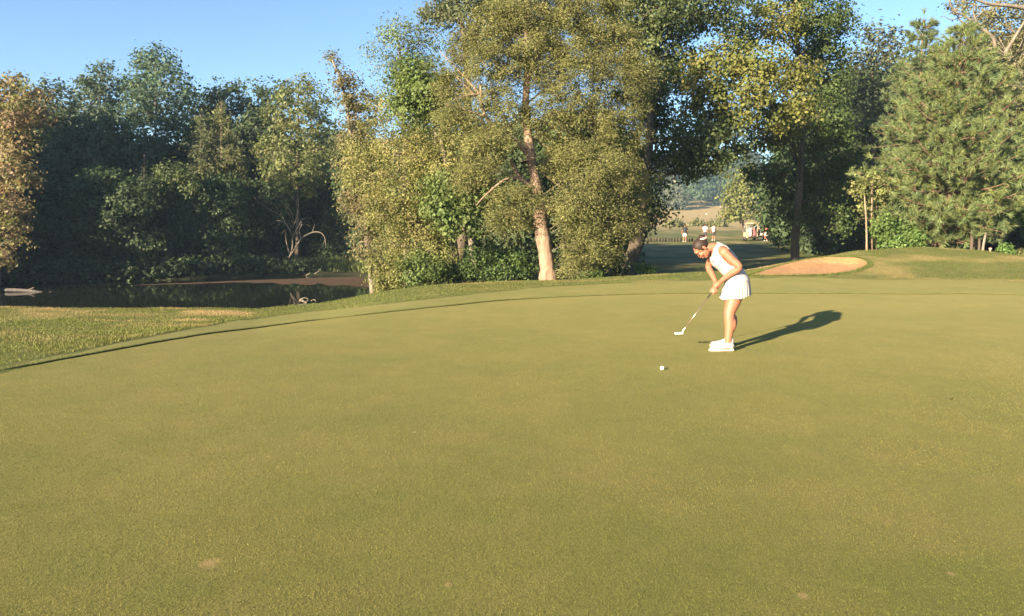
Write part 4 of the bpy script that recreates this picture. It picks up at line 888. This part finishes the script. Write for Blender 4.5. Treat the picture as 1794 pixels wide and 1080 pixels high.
# putter (held: its own thing)
pr = empty('putter', PERS); tag(pr, 'putter with dark grip and white head held in both hands', 'golf club')
a0 = g0-gd*.02; ln_ = np.linalg.norm(g1-a0)
MB().tube([a0, a0+gd*.27], [.0135, .0095], 10).build('grip', plain('grip_rubber', (.025, .03, .028), .7), pr)
MB().tube([a0+gd*.27, g1+gd*-.05], [.0058, .0045], 8).build('shaft', plain('steel_shaft', (.36, .25, .22), .3, .5, .75), pr)
MB().tube([g1-gd*.055, g1-gd*.0, g1+np.array([.0, 0, -.02])], [.0075, .009, .009], 8).build('hosel', plain('club_white', (.72, .69, .62), .4, .5), pr)
hm = MB(); hc_ = g1+np.array([-.045, .0, -.03])
hm.loft([ell(hc_+np.array([x, 0, 0]), np.array([0, w_, 0]), np.array([0, 0, h_]), 14) for x, w_, h_ in ((-.056, .008, .008), (-.048, .014, .013), (0, .016, .014), (.046, .015, .014), (.054, .008, .009))])
ho_ = hm.build('club_head', bpy.data.materials['club_white'], pr)
cv = MB(); cv.box(hc_+np.array([-.044, .028, -.012]), (.022, .05, .022)); cv.box(hc_+np.array([.03, .028, -.012]), (.026, .05, .022)); cv.box(hc_+np.array([-.006, .034, -.014]), (.07, .03, .012)); cv.build('club_back', plain('club_dark', (.06, .05, .045), .4, .5), ho_, smooth_=False)

# ball
P = ground_hit(1160, 645, 5); gb = MB(); gb.ball((0, 0, .0213), .0225, nu=20, nv=14)
o = gb.build('golf_ball', plain('ball_white', (.78, .76, .70), .35, .5)); o.location = (P[0], P[1], P[2]-.024+.0008); tag(o, 'white golf ball rolling on the green in front of the golfer', 'golf ball')

# fallen leaves and bits on the green
LEAFC = [plain('dead_leaf', (.19, .11, .05), .8), plain('pale_leaf', (.46, .33, .17), .8), plain('dark_leaf', (.05, .035, .02), .8)]
bits = [(644,722,.045,2,'dark curled leaf on the green left of the middle'),(725,754,.05,1,'pale curled leaf with a dark shadow on the green'),(1127,669,.04,2,'dark leaf on the green just below the golf ball'),(1169,655,.035,1,'pale chip on the green next to the golf ball'),
        (649,807,.03,1,None),(268,658,.03,1,None),(1260,925,.05,1,'pale strip of dry leaf in the lower right of the green'),(1440,795,.035,1,None),(1364,505,.04,2,None),(1385,523,.03,2,None),(920,675,.03,1,None),(1470,590,.03,2,None),(344,911,.03,1,None),(885,683,.02,1,None)]
for k_, (a, b_, s_, ci_, lab) in enumerate(bits):
    P = ground_hit(a, b_, 2); r = np.random.default_rng(k_); mb = MB(); s_ *= .8; rim = []
    pts = [(-1, 0, .25), (-.4, .42, .12), (.3, .38, .10), (1, .05, .45), (.35, -.36, .1), (-.35, -.4, .15), (0, 0, .0)]
    mb.add([(p[0]*s_*.5, p[1]*s_*.5, p[2]*s_*.45+.004) for p in pts], [(0, 1, 6), (1, 2, 6), (2, 3, 6), (3, 4, 6), (4, 5, 6), (5, 0, 6)])
    o = mb.build('fallen_leaf', LEAFC[ci_], smooth_=False); o.location = (P[0], P[1], P[2]-.022); o.rotation_euler = (0, 0, r.random()*6.3)
    if lab: tag(o, lab, 'leaf')
    else: tag(o, 'tiny dry leaf scrap lying on the green' if ci_ == 1 else 'tiny dark leaf scrap lying on the far part of the green', 'leaf', 'pale leaf scraps on the green' if ci_ == 1 else 'dark leaf scraps on the green')

# distant golfers
def golfer(label, px, py_feet, Yd, shirt, shorts, skin_c, hat=None, rz=0.0, hair=True, bagarm=0.0, glove=False):
    P = at(px, py_feet, Yd); z = float(H1(P[0], P[1])); r = empty('person', (P[0], P[1], z), rz); tag(r, label, 'person', None)
    mb = MB()
    for s in (-1, 1):
        limb(mb, [(.10*s, 0, .92), (.11*s, .01, .50), (.12*s, 0, .08)], [.09, .06, .045], 10, 3); mb.ball((.125*s, .05, .045), (.045, .12, .04))
        limb(mb, [(.20*s, 0, 1.42), (.27*s, .02, 1.14), (.30*s, .10+bagarm, .90)], [.055, .045, .035], 10, 3); mb.ball((.30*s, .12+bagarm, .84), (.035, .045, .07))
    mb.loft([ell((0, 0, z_), np.array([w_, 0, 0]), np.array([0, d, 0]), 16) for z_, w_, d in ((.86, .15, .10), (.98, .17, .115), (1.15, .16, .11), (1.32, .19, .12), (1.45, .17, .09), (1.50, .07, .06))])
    limb(mb, [(0, 0, 1.48), (0, .01, 1.58)], [.055, .05], 10, 3); mb.ball((0, .01, 1.66), (.078, .095, .115))
    link('body', remesh(mb, .022, 3), skin_c, r)
    sm = MB(); sm.loft([ell((0, 0, z_), np.array([w_, 0, 0]), np.array([0, d, 0]), 18) for z_, w_, d in ((.90, .185, .13), (1.0, .185, .128), (1.15, .178, .125), (1.32, .205, .135), (1.44, .19, .11), (1.51, .085, .075))])
    for s in (-1, 1): sm.tube([(.17*s, 0, 1.43), (.22*s, .01, 1.34), (.26*s, .02, 1.22)], [.075, .074, .070], 12)
    sm.build('shirt', shirt, r)
    sh = MB(); sh.loft([ell((0, 0, z_), np.array([w_, 0, 0]), np.array([0, d, 0]), 18) for z_, w_, d in ((.80, .185, .125), (.90, .18, .122), (.97, .178, .12))])
    for s in (-1, 1): sh.tube([(.095*s, 0, .86), (.105*s, .01, .68), (.112*s, .01, .54)], [.10, .098, .094], 12)
    sh.build('shorts', shorts, r)
    so_ = MB()
    for s in (-1, 1): so_.ball((.125*s, .05, .05), (.055, .135, .05))
    so_.build('shoes', SHOE, r)
    if hat is not None:
        h = MB(); h.ball((0, .0, 1.70), (.088, .105, .09)); h.box((0, .13, 1.69), (.13, .12, .015)); h.build('cap', hat, r)
    elif hair:
        h = MB(); h.ball((0, -.015, 1.69), (.085, .10, .10)); h.build('hair', HAIR, r)
    if glove:
        g_ = MB(); g_.ball((.30, .12+bagarm, .83), (.06, .065, .085)); g_.build('glove', WHITE, r)
    return r
BLK = plain('black_fabric', (.025, .027, .035), .8); KHA = plain('pale_shorts', (.55, .47, .42), .8); CHAR = plain('charcoal_shorts', (.05, .05, .052), .8); ORG = plain('orange_fabric', (.55, .22, .11), .8); REDF = plain('coral_fabric', (.55, .14, .12), .8)
golfer('person in black shirt and pale shorts standing on the lower fairway', 1199.5, 421.5, 73, BLK, KHA, SKIN, rz=.2, glove=True)
golfer('person in white shirt and dark shorts, left of the white-shirted pair', 1235, 420, 78, WHITE, CHAR, SKIN, rz=-.1)
golfer('person in white shirt and dark shorts holding something pale in one hand', 1250, 420.5, 78, WHITE, CHAR, SKIN, rz=.35, glove=True)
golfer('person in coral shirt and white cap behind the right golf cart', 1341.5, 425, 76, REDF, KHA, SKIN, hat=WHITE, rz=.3)
golfer('tiny far off person in white on the distant fairway', 1262, 379, 285, WHITE, KHA, SKIN, hat=WHITE)
P = ground_hit(1237.5, 376.5, 150, 330); mb = MB(); mb.box((0, 0, .22), (.42, .36, .44)); mb.box((0, 0, .46), (.36, .3, .06)); o = mb.build('marker_box', WHITE, smooth_=False); o.location = (P[0], P[1], float(H1(P[0], P[1]))-.03); tag(o, 'tiny white box on the distant fairway left of the far person', 'box')

# golf carts
CREAM = plain('cart_cream', (.45, .30, .18), .5, .4); BLKP = plain('black_plastic', (.02, .02, .02), .6); STEEL = plain('cart_steel', (.25, .25, .25), .4, .5, .6); SEAT = plain('cart_seat', (.55, .42, .28), .7)
def cart(label, px, py, Yd, rz):
    P = at(px, py, Yd); r = empty('golf_cart', (P[0], P[1], float(H1(P[0], P[1]))), rz); tag(r, label, 'golf cart', None)
    b_ = MB(); prof = [(-.95, .42), (-1.0, .70), (-.55, .78), (-.45, .55), (.25, .45), (.55, .50), (.72, .92), (.92, .88), (1.12, .55), (1.10, .34), (-.95, .34)]
    b_.loft([[(x, y_, z_) for y_, z_ in prof] for x in (-.56, -.50, .50, .56)]); b_.build('body', CREAM, r, smooth_=False)
    rf_ = MB(); rf_.loft([[(sx*.60, -1.0, z_), (sx*.60, .62, z_), (-sx*.60, .62, z_), (-sx*.60, -1.0, z_)] if False else ell((0, -.19, z_), np.array([sx*.64, 0, 0]), np.array([0, sx*.98, 0]), 4) for z_, sx in ((1.80, .95), (1.82, 1.0), (1.87, .98), (1.90, .9))]); 
    rf_ = MB(); rf_.box((0, -.19, 1.83), (1.24, 1.72, .05)); rf_.box((0, -.19, 1.87), (1.12, 1.56, .035)); rf_.build('roof', CREAM, r, smooth_=False)
    for x in (-.54, .54):
        for y_, zb in ((-.92, .70), (.58, .86)):
            MB().tube([(x, y_, zb), (x, y_+(.06 if y_ < 0 else -.12), 1.81)], .022, 6).build('roof_post', STEEL if y_ > 0 else CREAM, r)
        for y_ in (-.68, .80):
            w = MB(); w.tube([(x*1.02-.09, y_, .23), (x*1.02+.09, y_, .23)], .23, 16); wo = w.build('wheel', BLKP, r); h = MB(); h.tube([(x*1.02-.095, y_, .23), (x*1.02+.095, y_, .23)], .11, 12); h.build('rim', STEEL, wo)
    s_ = MB(); s_.box((0, -.25, .84), (1.02, .48, .12)); s_.box((0, -.50, 1.06), (1.02, .10, .38), rx=.12); s_.build('seat', SEAT, r, smooth_=False)
    w = MB(); w.tube([(-.27+.16*math.cos(a), .32+.05*math.sin(a), 1.05+.15*math.sin(a)) for a in np.linspace(0, 6.28, 16)], .014, 6); w.tube([(-.27, .55, .80), (-.27, .32, 1.05)], .018, 6); w.build('steering_wheel', BLKP, r)
    g_ = MB(); g_.box((0, .66, 1.35), (1.02, .012, .85), rx=-.12); 
    gl, n3, l3, p3 = mat('cart_screen'); p3.inputs['Base Color'].default_value = (.8, .85, .85, 1); p3.inputs['Transmission Weight'].default_value = .95; p3.inputs['Roughness'].default_value = .03; p3.inputs['IOR'].default_value = 1.1
    g_.build('windscreen', gl, r, smooth_=False)
    t = MB(); t.box((0, -1.12, .46), (.95, .26, .05)); t.box((0, -1.05, .92), (.95, .03, .05)); t.build('bag_rack', BLKP, r, smooth_=False)
    return r, P
def bag(label, cart_o, dx, colr, tilt=.15, sc=1.0):
    r = empty('golf_bag', cart_o.matrix_basis @ Vector((dx, -1.12, .49))); r.rotation_euler = (tilt*-1, 0, cart_o.rotation_euler[2]); r.scale = (sc,)*3
    tag(r, label, 'golf bag')
    b_ = MB(); b_.loft([ell((0, 0, z_), np.array([w_, 0, 0]), np.array([0, w_*.85, 0]), 14) for z_, w_ in ((0, .12), (.04, .135), (.4, .13), (.8, .14), (.86, .15))]); b_.build('bag_body', colr, r)
    p_ = MB(); p_.box((0, -.13, .28), (.19, .09, .38)); p_.box((0, -.13, .62), (.16, .07, .18)); p_.build('pocket', colr, r, smooth_=False)
    for k_ in range(6):
        a = k_*1.05; c_ = MB(); e = np.array([.08*math.cos(a), .06*math.sin(a), 0]); c_.tube([e+[0, 0, .7], e*1.3+[0, 0, 1.08+.05*math.sin(k_*3)]], .008, 5); co = c_.build('club', STEEL, r)
        h = MB(); h.ball(e*1.3+np.array([.0, 0, 1.12+.05*math.sin(k_*3)]), (.045, .055, .04)); h.build('club_head', BLKP if k_ % 2 else WHITE, co)
    return r
c1, P1 = cart('left golf cart with a cream roof seen from behind', 1314, 424.5, 77, -.15); c2, P2 = cart('right golf cart with cream roof partly behind a shading bush', 1332, 424, 80, -.1)
bag('pale pink golf bag strapped on the back of the left golf cart', c1, -.18, plain('pink_bag', (.52, .33, .32), .7))
bag('maroon golf bag beside the pale pink one on the left cart', c1, .22, plain('maroon_bag', (.16, .07, .08), .7))
bag('cream white golf bag on the back of the right golf cart', c2, -.18, plain('cream_bag', (.68, .62, .46), .7))
bag('tan orange golf bag on the right end of the right cart', c2, .30, plain('tan_bag', (.56, .30, .16), .7))

B_POST = bark_material('post_wood', (.014, .012, .010), (.04, .034, .028), 14)
# row of short dark posts on the lower fairway, cart path
for k_ in range(16):
    px_ = 1136+k_*5.1+rr_.uniform(-.8, .8); P = at(px_, 420, 74+rr_.uniform(-.3, .3)); z = float(H1(P[0], P[1])); h_ = rr_.uniform(.24, .38)
    mb = MB(); mb.box((0, 0, h_/2-.05), (.15, .15, h_+.1), rz=rr_.uniform(-.3, .3)); mb.box((0, 0, h_+.015), (.10, .10, .03)); o = mb.build('edging_post', B_POST, smooth_=False); o.location = (P[0], P[1], z); tag(o, 'short dark timber post in the row beside the lower fairway', 'post', 'short dark timber posts beside the lower fairway')
# stakes on the mound's right flank
for (px_, lab) in ((1735, 'short pinkish marker stake on the right flank of the mound'), (1793, 'short pinkish marker stake at the right edge of the frame')):
    P = at(px_, 436, 25.4); z = float(H1(P[0], P[1])); r = empty('marker_stake', (P[0], P[1], z)); tag(r, lab, 'stake')
    PK = plain('stake_wood', (.42, .27, .21), .8, noise=.2); MB().tube([(0, 0, -.05), (0, 0, .17)], .022, 8).build('shaft', PK, r); MB().tube([(0, 0, .17), (0, 0, .185), (0, 0, .235), (0, 0, .24)], [.03, .052, .05, .03], 10).build('cap', PK, r)


# ------------------------------------------------------------------ air: faint haze over the whole place
m = bpy.data.materials.new('haze'); m.use_nodes = True; n = m.node_tree.nodes; n.remove(n['Principled BSDF'])
pv = n.new('ShaderNodeVolumePrincipled'); pv.inputs['Color'].default_value = (.50, .73, 1, 1); pv.inputs['Density'].default_value = .00036
m.node_tree.links.new(pv.outputs[0], n['Material Output'].inputs['Volume'])
hz = MB(); hz.box((0, 220, 13), (860, 780, 46)); o = hz.build('haze', m, smooth_=False); tag(o, 'faint haze in the evening air', 'haze', kind='stuff')
